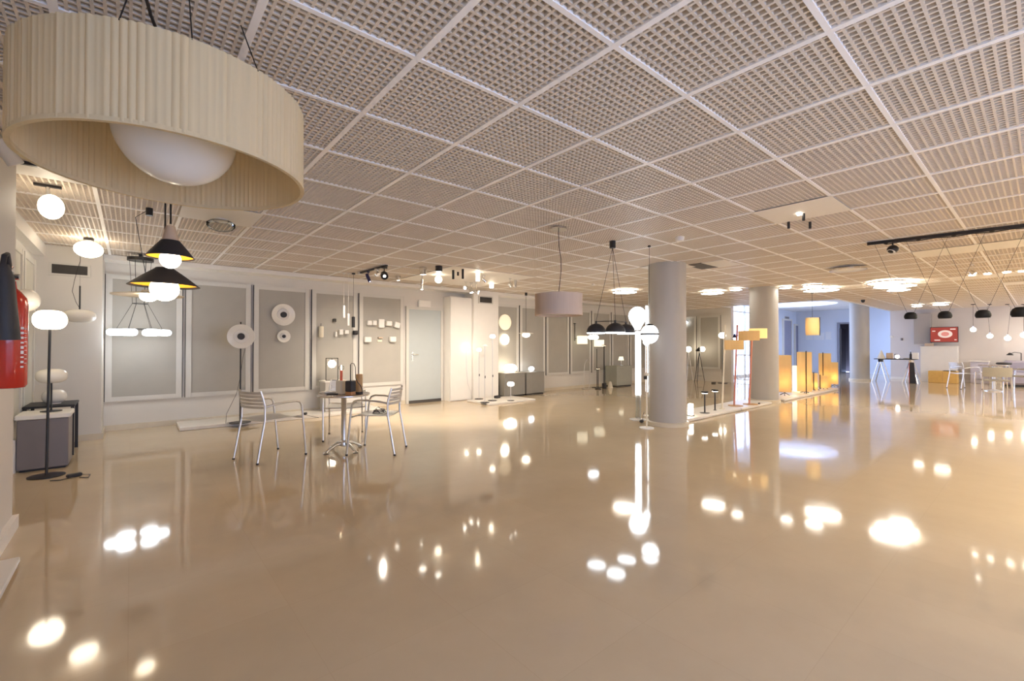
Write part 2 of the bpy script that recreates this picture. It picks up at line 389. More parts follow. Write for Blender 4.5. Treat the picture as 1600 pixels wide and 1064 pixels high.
# pillars
struct('wall_pillar_corner', MB().box(((LX-.30)/2, 8.65, CEIL/2), (-.30-LX, .72, CEIL)), WALL)
PX0, PX1, PYF = 6.12, 6.85, 8.62
struct('wall_pillar_mid', MB().box(((PX0+PX1)/2, (PYF+WY)/2, CEIL/2), (PX1-PX0, WY-PYF, CEIL)), WHITE)
struct('wall_pillar_near', MB().box(((-.62+LX)/2, 1.5, CEIL/2), (-.62-LX, 6.28, CEIL)), WALL)
# baseboards
bb = MB(); 
for a, b2 in ((-.30, onY(636, 540, WY).x-.05), (6.85, EX)): bb.box(((a+b2)/2, WY-.012, .04), (b2-a, .024, .08))
struct('baseboard_rear', bb, STONE)
struct('baseboard_corner', MB().box(((LX-.30)/2, 8.28, .04), (-.30-LX, .024, .08)).box((-.29, 8.63, .04), (.024, .72, .08)), STONE)
struct('baseboard_near', MB().box((-.605, 1.5, .045), (.03, 6.3, .09)), WHITE)
struct('baseboard_right', MB().box((RX-.012, .8, .04), (.024, 6, .08)), WHITE)
# round columns
cols = []
c1 = floor_at(1042.5, 7.27); c2 = floor_at(1193.5, 10.2); c3 = floor_at(1343, 16.4)
for c, h, lab in ((c1, CEIL, 'grey round column behind the glowing tube lamps'), (c2, CEIL, 'round column beside the terracotta floor lamps'), (c3, LOBZ, 'pale round column at the blue lobby, farthest of the columns')):
    t = thing('column', lab, 'column', (c.x, c.y, 0), 0, 'round columns')
    obj('shaft', MB().lathe([(.29,0),(.29,h+.04)], 64), COLM, t)
    obj('base_ring', MB().lathe([(0,0),(.325,0),(.325,.055),(.31,.065),(.29,.065)], 64), STONE, t)

# ------------------------------------------------------------------ framed wall panels
ZB, ZT = .43, 2.33
def panel(cx, cy, wid, rz, label, m=PANEL):
    t = thing('wall_panel', label, 'panel', (cx, cy, ZB), rz, 'framed wall panels')
    h = ZT-ZB
    obj('board', MB().box((0, -.012, h/2), (wid-.05, .024, h-.06)), m, t, smooth=False)
    fr = MB(); w2 = wid/2
    for s in (-1, 1): fr.box((s*(w2-.06), -.02, h/2), (.075, .04, h))
    fr.box((0, -.019, h-.035), (wid-.196, .036, .066)); fr.box((0, -.019, .035), (wid-.196, .036, .066))
    obj('frame', fr, FRAME, t, smooth=False)
    gp = MB()
    for s in (-1, 1): gp.box((s*(w2-.017), -.012, h/2), (.009, .024, h-.004)); 
    obj('gap_strip', gp, DARK, t, smooth=False)
    return t
xb = [onY(p, 540, WY).x for p in (161, 287, 393.5, 484.5, 558.5, 631)]
labs = ['grey framed panel behind the cluster of pill lamps', 'blank grey framed panel behind the ringed disc floor lamp', 'grey framed panel carrying two ringed disc wall lamps',
        'grey framed panel carrying a cream tube sconce and small spots', 'grey framed panel carrying white box sconces, next to the door']
for i in range(5): panel((xb[i]+xb[i+1])/2, WY, xb[i+1]-xb[i]-.004, 0, labs[i])
n2 = 9; xs2 = [6.86+(EX-.06-6.86)*i/n2 for i in range(n2+1)]
labs2 = ['grey framed panel carrying two round glowing wall discs', 'grey framed panel behind the small brimmed pendant', 'grey framed panel partly behind the pale drum pendant', 'grey framed panel beside the square shaded sconce',
         'grey framed panel behind the square shaded floor lamp', 'grey framed panel behind the triple dome pendant', 'grey framed panel above the sage display cube', 'grey framed panel hidden behind the balloon lamp', 'grey framed panel in the inner room corner behind the column']
for i in range(n2): panel((xs2[i]+xs2[i+1])/2, WY, xs2[i+1]-xs2[i]-.004, 0, labs2[i])
panel(EX, (8.16+8.97)/2, .80, -PI/2, 'grey end wall panel nearest the room corner, behind a globe lamp')
panel(EX, (7.28+8.12)/2, .83, -PI/2, 'grey end wall panel behind the black tripod lamp')
for i, y in enumerate((5.45, 6.75, 7.75)):
    panel(LX, y, 1.15 if i < 2 else .8, PI/2, ['pale framed side panel behind the fire extinguisher', 'pale framed side panel behind the pill floor lamp', 'pale framed side panel next to the corner pillar'][i], PANEL2)

# ------------------------------------------------------------------ door, closet, vents, sign
DX0, DX1, DT = onY(637, 540, WY).x, onY(687, 540, WY).x, 2.06
d = struct('door_1', MB().box(((DX0+DX1)/2, WY-.02, DT/2+.01), (DX1-DX0, .04, DT-.02)), DOORM)
obj('door_frame', MB().box((DX0-.03, WY-.03, DT/2), (.06, .06, DT)).box((DX1+.03, WY-.03, DT/2), (.06, .06, DT)).box(((DX0+DX1)/2, WY-.03, DT+.03), (DX1-DX0+.12, .06, .06)), FRAME, d, smooth=False)
obj('door_sill', MB().box(((DX0+DX1)/2, WY-.045, .03), (DX1-DX0, .05, .06)), DARK, d, smooth=False)
obj('handle', MB().rbox((DX0+.09, WY-.045, 1.03), (.035, .012, .2), .004).tube([(DX0+.09, WY-.05, 1.07), (DX0+.09, WY-.09, 1.07), (DX0+.21, WY-.09, 1.07)], .010), CHROME, d)
CX0, CX1, CYF, CZ = onY(703, 540, 8.7).x, PX0-.01, 8.7, 2.38
t = thing('tall_closet', 'tall white closet standing between the grey door and the vented pillar', 'closet', ((CX0+CX1)/2, WY, 0))
obj('carcass', MB().box((0, (CYF-WY)/2, CZ/2), (CX1-CX0, WY-CYF-.02, CZ)), WHITE, t, smooth=False)
obj('door', MB().box((0, CYF-WY-.01, CZ/2), (CX1-CX0-.01, .02, CZ-.04)), WHITE, t, smooth=False)
def vent(px0, py0, px1, py1, Y, lab):
    a, b2 = onY(px0, py0, Y), onY(px1, py1, Y); w_, h_ = b2.x-a.x, abs(a.z-b2.z)
    t = thing('vent_grille', lab, 'vent', ((a.x+b2.x)/2, Y, (a.z+b2.z)/2))
    obj('frame', MB().box((0,-.01,h_/2+.01),(w_+.06,.02,.025)).box((0,-.01,-h_/2-.01),(w_+.06,.02,.025)).box((-w_/2-.015,-.01,0),(.03,.02,h_)).box((w_/2+.015,-.01,0),(.03,.02,h_)), FRAME, t, smooth=False)
    obj('back', MB().box((0,-.003,0),(w_,.005,h_)), DARK, t, smooth=False)
    m = MB(); n = 9
    for k in range(n): m.box((0,-.012,-h_/2+h_*(k+.5)/n),(w_,.016,.006))
    obj('slat', m, mat('vent_bronze_%d' % int(px0), (.075,.063,.05), .5, noise=.05), t, smooth=False)
vent(81, 412, 137, 431, 8.29, 'dark slatted vent grille high on the corner pillar')
vent(749, 463.5, 768, 474, PYF, 'small dark vent grille high on the white pillar beside the closet')
p = onY(662, 475, WY)
t = thing('exit_sign', 'pale blank sign box on the wall above the grey door', 'sign', (p.x, WY, p.z))
obj('box', MB().rbox((0,-.03,0),(.30,.06,.16),.01), WHITE, t); obj('plate', MB().box((0,-.032,-.11),(.26,.012,.05)), OPAL, t, smooth=False)
p = at(1062, 370, 916/169.); solo('smoke_detector', MB().lathe([(0,-.05),(.035,-.05),(.05,-.035),(.055,0),(0,0)],24), WHITE, 'white smoke detector on the ceiling above the first round column', 'detector', (p.x,p.y,CEIL+.0015))
p = ceil_at(1349, 12.9); solo('security_camera', MB().lathe([(.05,0),(.05,-.03),(.045,-.04),(.035,-.07),(0,-.085)],20), BLACK, 'small black camera dome on the ceiling edge before the lobby', 'camera', (p.x,p.y,CEIL+.0015))

# ------------------------------------------------------------------ lamps: generic makers
def canopy(mb, r=.04, h=.05, z=0): return mb.cyl((0,0,z), r, -h, 0, 20)
def pendant(name, lab, cat, px, d, zc, parts, can=(.04,.05), cord=.004, swag=None, canmat=BLACK, group=None, top=0.0, cordmat=BLACK):
    """hung lamp: empty on the ceiling, canopy + cord down to zc+top, then parts [(name, mb, mat, parent?)] around (0,0,zc-CEIL)"""
    p = ceil_at(px, d) if not isinstance(px, Vector) else Vector((px.x, px.y, CEIL))
    t = thing(name, lab, cat, (p.x, p.y, CEIL-.004), 0, group)
    if can: obj('canopy', canopy(MB(), *can), canmat, t)
    z = zc-CEIL+.004
    if cord:
        path = [(0,0,-.01)] + ([(swag[0], swag[1], -.10)] if swag else []) + [(0,0,z+top)]
        obj('cord', MB().tube(path, cord, 6), cordmat, t)
    last = t
    for nm, mb, m in parts:
        sub = nm.startswith('>'); o = obj(nm.lstrip('>'), mb, m, last if sub else t)
        if sub: pass
        else: last = o
        if not sub: o.location = (0,0,z)
    return t
def ball(r, c=(0,0,0)): return MB().ell(c, r, r)

# big drum pendant over the entrance
t = thing('drum_pendant', 'huge cream pleated drum pendant with an unlit white globe inside', 'lamp', (.149, 2.454, CEIL-.004))
R, H, Z0 = .503, .345, 2.02-CEIL
NP = 132
rad = [random.uniform(0, .006) for _ in range(NP)]
def wob(k): return (rad[(k//3) % NP] if k % 3 else -.002)
sh = obj('shade', MB().shell([(R, Z0), (R, Z0+.02), (R, Z0+H*.5), (R, Z0+H)], .008, NP*3, wob=wob), FABRIC, t, ang=60)
obj('rim_tape', MB().shell([(R+.004, Z0-.004), (R+.004, Z0+.012)], .016, 96), FABRIC, sh)
gl = obj('globe', MB().ell((0,0,Z0+.19), .225, .225, 48, 24), OPAL, t)
obj('collar', MB().cyl((0,0,0), .05, Z0+.40, Z0+.46), CHROME, gl)
fr = MB()
for k in range(3):
    a = 2*PI*k/3+.5; fr.tube([(.02*math.cos(a), .02*math.sin(a), Z0+.43), ((R-.004)*math.cos(a), (R-.004)*math.sin(a), Z0+H-.01)], .004, 6)
obj('spider_frame', fr, CHROME, t)
for a in (-1.95, -1.55, -1.10, .6, 2.2):
    obj('suspension_wire', MB().tube([(R*math.cos(a), R*math.sin(a), Z0+H-.005), ((R-.10)*math.cos(a), (R-.10)*math.sin(a), 0)], .0025, 6), BLACK, t)
obj('cord', MB().tube([(-.02,-.02,Z0+.45), (-.10,-.30,-.06), (-.13,-.42,-.02), (-.16,-.46,0)], .006, 8), BLACK, t)
obj('canopy', MB().cyl((0,0,0), .07, -.03, 0), WHITE, t)

# globe and flat globe on the ceiling near the side wall
p = ceil_at(72, 3.62)
t = thing('ceiling_globe', 'lit white globe on a short stem under the ceiling beside the drum pendant', 'lamp', (p.x, p.y, CEIL-.004))
obj('bracket', MB().box((0,0,-.012),(.16,.03,.02)), BLACK, t); obj('stem', MB().cyl((0,0,0), .014, -.09, -.01), CHROME, t)
obj('globe', MB().ell((.02,0,-.178), .078, .098), LIT, t)
pendant('flat_globe_pendant', 'lit flattened globe hanging close under the ceiling beside the vent', 'lamp', 137, 5.45, 2.43, [('globe', MB().ell((0,0,0), .135, .098), LIT)], (.05,.03), .006, top=.09)
# track spot at the very edge
t = thing('track_spotlight', 'white track spotlight high on the side wall above the fire extinguisher', 'spotlight', (-.57, 3.95, CEIL-.004))
obj('track', MB().box((0,.0,-.012),(.035,.9,.024)), WHITE, t, smooth=False)
obj('arm', MB().cyl((0,0,0), .012, -.12, -.01), WHITE, t); s_ = obj('lamp_head', MB().lathe([(0,-.07),(.036,-.07),(.04,.07),(.034,.075),(0,.055)], 24, (0,.02,-.15), (.5,.3,-.8)), WHITE, t)
obj('lens', MB().lathe([(0,.05),(.032,.05),(.032,.056),(0,.056)], 24, (0,.02,-.15), (.5,.3,-.8)), LITS, s_)
t = thing('ceiling_track', 'short black track on the white board beside the globe stem', 'track', (-.50, 4.62, CEIL-.008)); obj('rail', MB().box((0,0,-.012),(.22,.03,.022)), BLACK, t, smooth=False); obj('end_cap', MB().box((.115,0,-.012),(.012,.034,.026)), BLACK, t, smooth=False)

# two black and ochre shade pendants
def hat(w, h, neck, gr, label, px, d, zc, cap):
    P = [('shade', MB().shell([(w/2, 0), (w/2*.5+neck*.5, h*.52), (neck, h), (neck*.9, h+.008), (.01, h+.012)], .004, 48), BLACKM),
         ('>inner_lining', MB().lathe([(w/2-.0045, .001), (w/2*.5+neck*.5-.0045, h*.52-.002), (neck-.004, h-.004)], 48), OCHRE),
         ('globe', MB().ell((0,0,-gr*.22), gr, gr), LIT)]
    if cap: P.append(('cap', MB().lathe([(0,h+.105), (.025, h+.105), (.048, h+.01), (0,h+.01)], 24), TAN))
    pendant('hat_pendant', label, 'lamp', px, d, zc, P, (.05,.06), .006, top=h+(.12 if cap else 0), group='black hat pendants')
d = 3.0
hat(.27, .104, .058, .060, 'smaller black hat pendant with ochre lining and beige cone cap, topmost of the pair', 265, d, hgt(402, d), True)
d = 3.4
hat(.445, .13, .062, .092, 'wider black hat pendant with ochre lining, hanging lower of the pair', 256.5, d, hgt(447, d), False)
# pale disc pendant
d = 4.25
pendant('disc_pendant', 'wide pale disc pendant with a lit globe, hanging behind the black hat pendants', 'lamp', 231.5, d, hgt(461, d),
        [('disc', MB().lathe([(0,.045),(.05,.045),(.06,.03),(.275,0),(.275,-.006),(.06,.012),(0,.012)], 64), CREAM), ('globe', MB().ell((0,0,-.012), .07, .05), LIT)], (.028,.07), .003, top=.04, swag=(-.10,.02))
# cluster chandelier
d = 6.4; p = ceil_at(218.5, d); zc = hgt(519, d); zr = hgt(474, d)
t = thing('pill_chandelier', 'chandelier of six lit flat pills hung on thin black wires from a black disc', 'lamp', (p.x, p.y, CEIL-.004))
obj('canopy', MB().cyl((0,0,0), .15, -.10, -.055, 32).cyl((0,0,0), .02, -.06, 0), BLACK, t)
obj('spacer_ring', MB().lathe([(.085, zr-CEIL-.004), (.09, zr-CEIL), (.085, zr-CEIL+.004), (.08, zr-CEIL), (.085, zr-CEIL-.004)], 32), BLACK, t)
hub = MB().lathe([(.255, zc-CEIL+.040), (.26, zc-CEIL+.045), (.255, zc-CEIL+.050), (.25, zc-CEIL+.045), (.255, zc-CEIL+.040)], 40); obj('hoop', hub, BLACK, t)
for k in range(6):
    a = 2*PI*k/6; c_, s_ = math.cos(a), math.sin(a)
    obj('wire', MB().tube([(.12*c_, .12*s_, -.09), (.085*c_, .085*s_, zr-CEIL), (.255*c_, .255*s_, zc-CEIL+.04)], .0028, 6), BLACK, t)
    obj('pill', MB().pill((.255*c_, .255*s_, zc-CEIL), .105, .088), LITC, t)

# fire extinguisher on the near pillar
e = thing('fire_extinguisher', 'red fire extinguisher with a black horn on the near pillar', 'fire extinguisher', (-.525, 3.74, 1.03))
ER = .079
obj('cylinder', MB().lathe([(0,.01),(.05,0),(ER-.01,.004),(ER,.02),(ER,.47),(ER*.93,.505),(ER*.66,.54),(.034,.56),(.03,.60),(0,.60)], 40), RED, e)
obj('valve', MB().cyl((0,0,0), .022, .59, .64).box((0,.0,.645),(.03,.09,.02)), CHROME, e)
obj('lever', MB().tube([(0,-.02,.65),(0,.05,.672),(0,.10,.69)], .007), RED, e)
obj('gauge', MB().lathe([(0,-.012),(.018,-.012),(.018,.012),(0,.012)], 20, (.03,.0,.625), (1,0,0)), CHROME, e)
hp = [(0,-.02,.62),(.01,-.06,.68),(.01,-.11,.735),(.006,-.15,.72),(.002,-.167,.66)]
h_ = obj('hose', MB().tube(hp, .012, 10), BLACKM, e)
obj('horn', MB().tube([(.002,-.167,.67),(.005,-.165,.60),(.010,-.150,.27)], .024, 24, .060), BLACKM, h_)
lb_ = MB(); y = .20
dirv = Vector((.60,-.80,0)); tang = Vector((.8,.6,0))
for k in range(9):
    hh = random.uniform(.008, .02)
    lb_.box(dirv*(ER+.0004)+tang*.018+Vector((0,0,.12+k*.027)), (.0015, .013, hh), math.atan2(dirv.y, dirv.x))
    lb_.box(dirv*(ER-.0005)+tang*.033+Vector((0,0,.14+k*.024)), (.0015, .010, .003), math.atan2(dirv.y, dirv.x))
obj('label_print', lb_, WHITE, e, smooth=False)
obj('wall_hook', MB().box((-.085,0,.50),(.025,.04,.08)), CHROME, e, smooth=False)

# side wall globe sconce
p = onX(38, 469, LX+.13)
t = thing('globe_sconce', 'unlit white globe sconce on the side wall behind the fire extinguisher', 'lamp', (LX+.042, p.y, p.z))
obj('wall_plate', MB().lathe([(0,0),(.05,0),(.05,.012),(0,.012)], 24, (0,0,0), (1,0,0)), WHITE, t); obj('globe', MB().ell((.105,0,0), .1, .115), OPAL, t)

# pill floor lamp at the side
p = onZ(72.5, 744); d = dep(p)
t = thing('pill_floor_lamp', 'tall black floor lamp with a lit flattened globe beside the grey laminate cube', 'lamp', (p.x, p.y, 0))
obj('base', MB().lathe([(0,0),(.135,0),(.135,.008),(.02,.016),(0,.016)], 40), BLACK, t)
obj('pole', MB().tube([(0,0,.01),(.012,.012,hgt(512, d))], .011, 10), BLACK, t)
obj('shade', MB().ell((.012,.012,hgt(499.5, d)), .124, .093, e=.55), LIT, t)
solo('power_adapter', MB().rbox((0,0,.017),(.11,.05,.034),.008), BLACKM, 'black power adapter lying on the floor beside the pill floor lamp', 'adapter', onZ(116, 745), .4)
a = onZ(74, 748)+Vector((.03,-.135,.006)); b2 = onZ(124, 745)
solo('floor_cable', MB().tube([a, onZ(95,751)+Vector((0,0,.006)), onZ(108,748)+Vector((0,0,.006)), onZ(128,742)+Vector((0,0,.006)), onZ(141,742)+Vector((0,0,.006)), onZ(138,747)+Vector((0,0,.006)), onZ(124,747)+Vector((0,0,.006))], .004, 6), BLACK, 'thin black cable looping from the pill floor lamp base to its adapter', 'cable')

# grey cube, low table, two pill table lamps
t = thing('display_cube', 'glossy grey laminate cube with a white top beside the pill floor lamp', 'display stand', (-.675, 6.80, 0))
obj('body', MB().rbox((0,0,.27),(.37,.42,.50),.006), GREYBOX, t); obj('top', MB().rbox((0,0,.545),(.40,.44,.05),.008), WHITE, t)
obj('foot_strip', MB().box((0,0,.012),(.33,.38,.024)), BLACKM, t, smooth=False)
def pill_table(label, p, R, h, zc, rod=True):
    t = thing('pill_table_lamp', label, 'lamp', p)
    obj('base', MB().lathe([(0,0),(.085,0),(.085,.008),(.01,.014),(0,.014)], 32), BLACK, t)
    obj('stem', MB().cyl((0,0,0), .008, .01, zc-h*.3, 12), BLACK, t)
    obj('shade', MB().ell((0,0,zc), R, h/2, e=.55), OPAL, t)
pill_table('unlit pill table lamp on a black stem standing on the grey laminate cube', (-.64, 6.82, .57), .125, .15, .375)
t = thing('side_table', 'low dark legged table behind the grey laminate cube', 'table', (-.70, 7.55, 0))
obj('top', MB().rbox((0,0,.575),(.42,.56,.025),.004), BLACKM, t)
for sx in (-1,1):
    for sy in (-1,1): obj('leg', MB().box((sx*.19,sy*.26,.282),(.03,.03,.564)), BLACKM, t, smooth=False)
t = thing('pill_lamp', 'unlit white pill lamp resting on the low dark table', 'lamp', (-.68, 7.50, .588)); obj('shade', MB().ell((0,0,.085), .108, .078, e=.55), OPAL, t); obj('base', MB().cyl((0,0,0),.06,0,.012), WHITE, t)
# unlit hanging pill with rod and swagged wire
d = 5.75; p = ceil_at(124, d); zc = hgt(493, d)
t = thing('rod_pendant', 'unlit white pill pendant on a black rod in front of the vented corner pillar', 'lamp', (p.x, p.y, CEIL-.004))
obj('canopy', MB().cyl((0,0,0), .03, -.02, 0), BLACK, t)
q = [Vector((0,0,-.01)), Vector((0.0,0,-.22)), Vector((-.05,0,hgt(437,d)-CEIL)), Vector((-.07,0,hgt(455,d)-CEIL)), Vector((-.035,0,hgt(472,d)-CEIL)), Vector((0,0,hgt(481,d)-CEIL))]
obj('cord', MB().tube(q, .003, 6), BLACK, t); obj('rod', MB().cyl((0,0,0), .008, zc-CEIL+.05, hgt(446,d)-CEIL), BLACK, t)
obj('wire', MB().tube([(0,0,hgt(446,d)-CEIL),(0,0,-.01)], .0012, 5), BLACK, t)
obj('shade', MB().ell((0,0,zc-CEIL), .16, .082, e=.6), OPAL, t)
# white roll behind cube
p = onZ(31, 728); solo('paper_roll', MB().lathe([(0,0),(.04,0),(.04,.33),(.028,.33),(.028,.30),(0,.30)], 20), WHITE, 'white paper roll standing between the side wall and the grey laminate cube', 'roll', (-.903, 6.62, 0))

# low white step in the near corner
t = thing('corner_step', 'low white step board on the floor at the near wall foot', 'step', (-.53, 3.42, 0)); obj('tread', MB().rbox((0,0,.035),(.10,.84,.03),.004), PLINTHM, t); obj('riser', MB().box((-.005,0,.011),(.085,.80,.022)), STONE, t, smooth=False)

# ------------------------------------------------------------------ rear plinth, disc lamps
PLX0, PLX1, PLY0, PLY1 = .56, 3.75, 8.26, 8.97
solo('low_plinth', MB().rbox((0,0,.027),(PLX1-PLX0,PLY1-PLY0,.054),.006), PLINTHM, 'long low white plinth under the ringed disc floor lamp', 'plinth', ((PLX0+PLX1)/2,(PLY0+PLY1)/2,0))
def ringdisc(R, ax, hub=None):
    """dished outer ring, raised middle ring, dark centre cap - facing -y"""
    return (MB().lathe([(R*.52,.012),(R*.97,.030),(R,.026),(R*.97,.022),(R*.52,.002),(R*.52,.012)], 48, (0,0,0), ax),
            MB().lathe([(0,.0),(R*.55,.006),(R*.55,.022),(R*.50,.030),(R*.30,.024),(0,.02)], 48, (0,0,0), ax),
            MB().lathe([(0,.02),(R*.27,.02),(R*.27,.045),(R*.22,.055),(0,.055)], 32, (0,0,0), ax))
def disc_parts(t, R, z, ax, y=0):
    a, b_, c_ = ringdisc(R, ax)
    for nm, m, mt in (('outer_ring', a, OPAL), ('inner_ring', b_, WHITE), ('centre_cap', c_, BLACKM)):
        o = obj(nm, m, mt, t); o.location = (0, y, z)
d = 1.216*FPX/(660-539.5); p = floor_at(376, d, .054)
t = thing('disc_floor_lamp', 'ringed white disc lamp with black centre on a tall black floor pole', 'lamp', p)
obj('base', MB().lathe([(0,0),(.15,0),(.15,.008),(.02,.014),(0,.014)], 40), BLACK, t)
obj('pole', MB().cyl((0,0,0), .011, .01, hgt(503, d)-.054, 12), BLACK, t)
disc_parts(t, .19, hgt(525.5, d)-.054, (-.15,-1,-.05), -.03)
obj('cord', MB().tube([(.06,-.02,hgt(540,d)-.1),(.03,.01,hgt(560,d)-.054),(0,.02,hgt(590,d)-.054),(-.05,.02,hgt(615,d)-.054),(-.18,.03,.15),(-.19,.02,.008),(-.10,.02,.02)], .003, 6), BLACK, t)
def wall_disc(px, py, R, lab):
    p = onY(px, py, WY-.03); t = thing('disc_sconce', lab, 'lamp', (p.x, WY-.024, p.z))
    obj('wall_plate', MB().lathe([(0,0),(R*.3,0),(R*.3,.03),(0,.03)], 24, (0,0,0), (0,-1,0)), BLACK, t); disc_parts(t, R, 0, (0,-1,0), -.03)
wall_disc(442, 492, .197, 'larger ringed white disc sconce with black centre, above its smaller twin'); wall_disc(442.5, 525.5, .112, 'smaller ringed white disc sconce with black centre, under its larger twin')
solo('plug_box', MB().rbox((0,0,.02),(.14,.06,.04),.008), BLACKM, 'black plug box on the low plinth beside the ringed disc floor lamp', 'adapter', onZ(397, 655.5, .054), .2)
solo('plug', MB().rbox((0,0,.02),(.06,.04,.04),.008), BLACKM, 'small black plug on the low plinth behind the slatted chairs', 'plug', onZ(477, 648, .054), .5)
solo('plinth_cable', MB().tube([onZ(404,655,.058), onZ(425,654,.058), onZ(440,651,.058), onZ(462,650,.058), onZ(475,648,.058), onZ(490,651,.058), onZ(498,652.5,.058)], .004, 6), BLACK, 'black cable trailing along the low white plinth', 'cable')

# small sconces on fourth panel
def wallbase(px, py, off=.024): 
    p = onY(px, py, WY-off-.03); return Vector((p.x, WY-off, p.z))
def boxs(name, px, py, wpx, hpx, dp, lab, m, glow=None, cyl=False):
    p = wallbase(px, py); dd = dep(p); w_, h_ = mm(wpx, dd), mm(hpx, dd)
    t = thing(name, lab, 'lamp', p)
    obj('mount', MB().box((0,-.012,0),(w_*.5,.024,h_*.5)), CHROME, t, smooth=False)
    if cyl: obj('body', MB().lathe([(0,-h_/2),(w_/2*.9,-h_/2),(w_/2,-h_/2+.01),(w_/2,h_/2-.01),(w_/2*.9,h_/2),(0,h_/2)], 28, (0,-.02-w_/2,0)), m, t)
    else: obj('body', MB().rbox((0,-.02-dp/2,0),(w_,dp,h_),.008), m, t)
    if glow: obj('diffuser', MB().box((0,-.02-dp/2,-h_/2-.001),(w_*.8,dp*.8,.004)), glow, t, smooth=False)
    return t
boxs('cube_sconce', 522, 500.5, 5, 5.5, .06, 'black cube sconce above the row of small white wall spots', BLACK, OPAL)
t = boxs('tube_sconce', 501, 518.5, 7, 17, .06, 'cream upright tube sconce on the grey panel', CREAM, None, True)
obj('top_pin', MB().cyl((0,-.05,0), .005, .10, .16), BLACK, t)
boxs('wall_spot', 524, 522, 3.2, 7.5, .06, 'small pale upright wall spot, nearest to the cream tube sconce', WHITE, OPAL)
boxs('wall_spot', 531.5, 519, 6, 8, .09, 'middle white block wall spot under the hanging white tubes', WHITE, OPAL)
boxs('wall_spot', 540, 519, 6, 6, .09, 'white angled wall spot next to the black one', WHITE, OPAL)
t = boxs('wall_spot', 554, 520, 8, 6.5, .09, 'black round wall spot beside the frame of the box sconce panel', BLACK, None, True)
# tube pendants
def tubep(px, py0, py1, wpx, m, lab, can=None, d=8.1):
    z1, z0 = hgt(py0, d), hgt(py1, d)
    pendant('tube_pendant', lab, 'lamp', px, d, z0, [('tube', MB().lathe([(0,.002),(mm(wpx,d)/2*.8,.002),(mm(wpx,d)/2,0),(mm(wpx,d)/2,z1-z0-.01),(mm(wpx,d)/2*.6,z1-z0),(0,z1-z0)], 24), m)], can or (.02,.015), .0025, top=z1-z0, group='tube pendants', canmat=BLACK if m is BLACK else WHITE, cordmat=BLACK if m is BLACK else WHITE)
tubep(537, 477, 496.5, 4, WHITE, 'white tube pendant hanging higher of the two white tubes'); tubep(544, 490, 508.5, 3.6, WHITE, 'white tube pendant hanging lower, beside the black tube'); tubep(552, 494.5, 511.5, 5, BLACK, 'black tube pendant on a long black cord from a black canopy', (.03,.02))
# box sconces fifth panel
for px, py, w_, h_, lab in ((576,504.5,6.5,7,'small white cube sconce nearest the panel frame in the upper row'),(583.8,504.5,6.2,7,'small white cube sconce second in the upper row'),
        (594.5,505.5,9,13,'tallest white box sconce in the middle of the upper row'),(606.5,505.5,9,7,'wide white box sconce after the tallest one in the upper row'),
        (619,508,9,8.5,'tilted white box sconce ending the upper row by the door'),(573.5,530.5,10.5,8,'white box sconce of the lower row farthest from the door'),(612.5,530,10,8,'white box sconce of the lower row nearest the door')):
    t = boxs('box_sconce', px, py, w_, h_, .08, lab, WHITE, OPAL); t['group'] = 'white box sconces'
    if 'tilted' in lab: t.rotation_euler = (0, .25, 0)
p = wallbase(594, 530); t = thing('bare_bracket', 'pinkish bare wall bracket between the lower white box sconces', 'lamp bracket', p)
obj('plate', MB().box((0,-.008,-.03),(.10,.016,.05)), CREAM, t, smooth=False); obj('top_bar', MB().box((0,-.03,.03),(.09,.06,.02)), TAN, t, smooth=False)

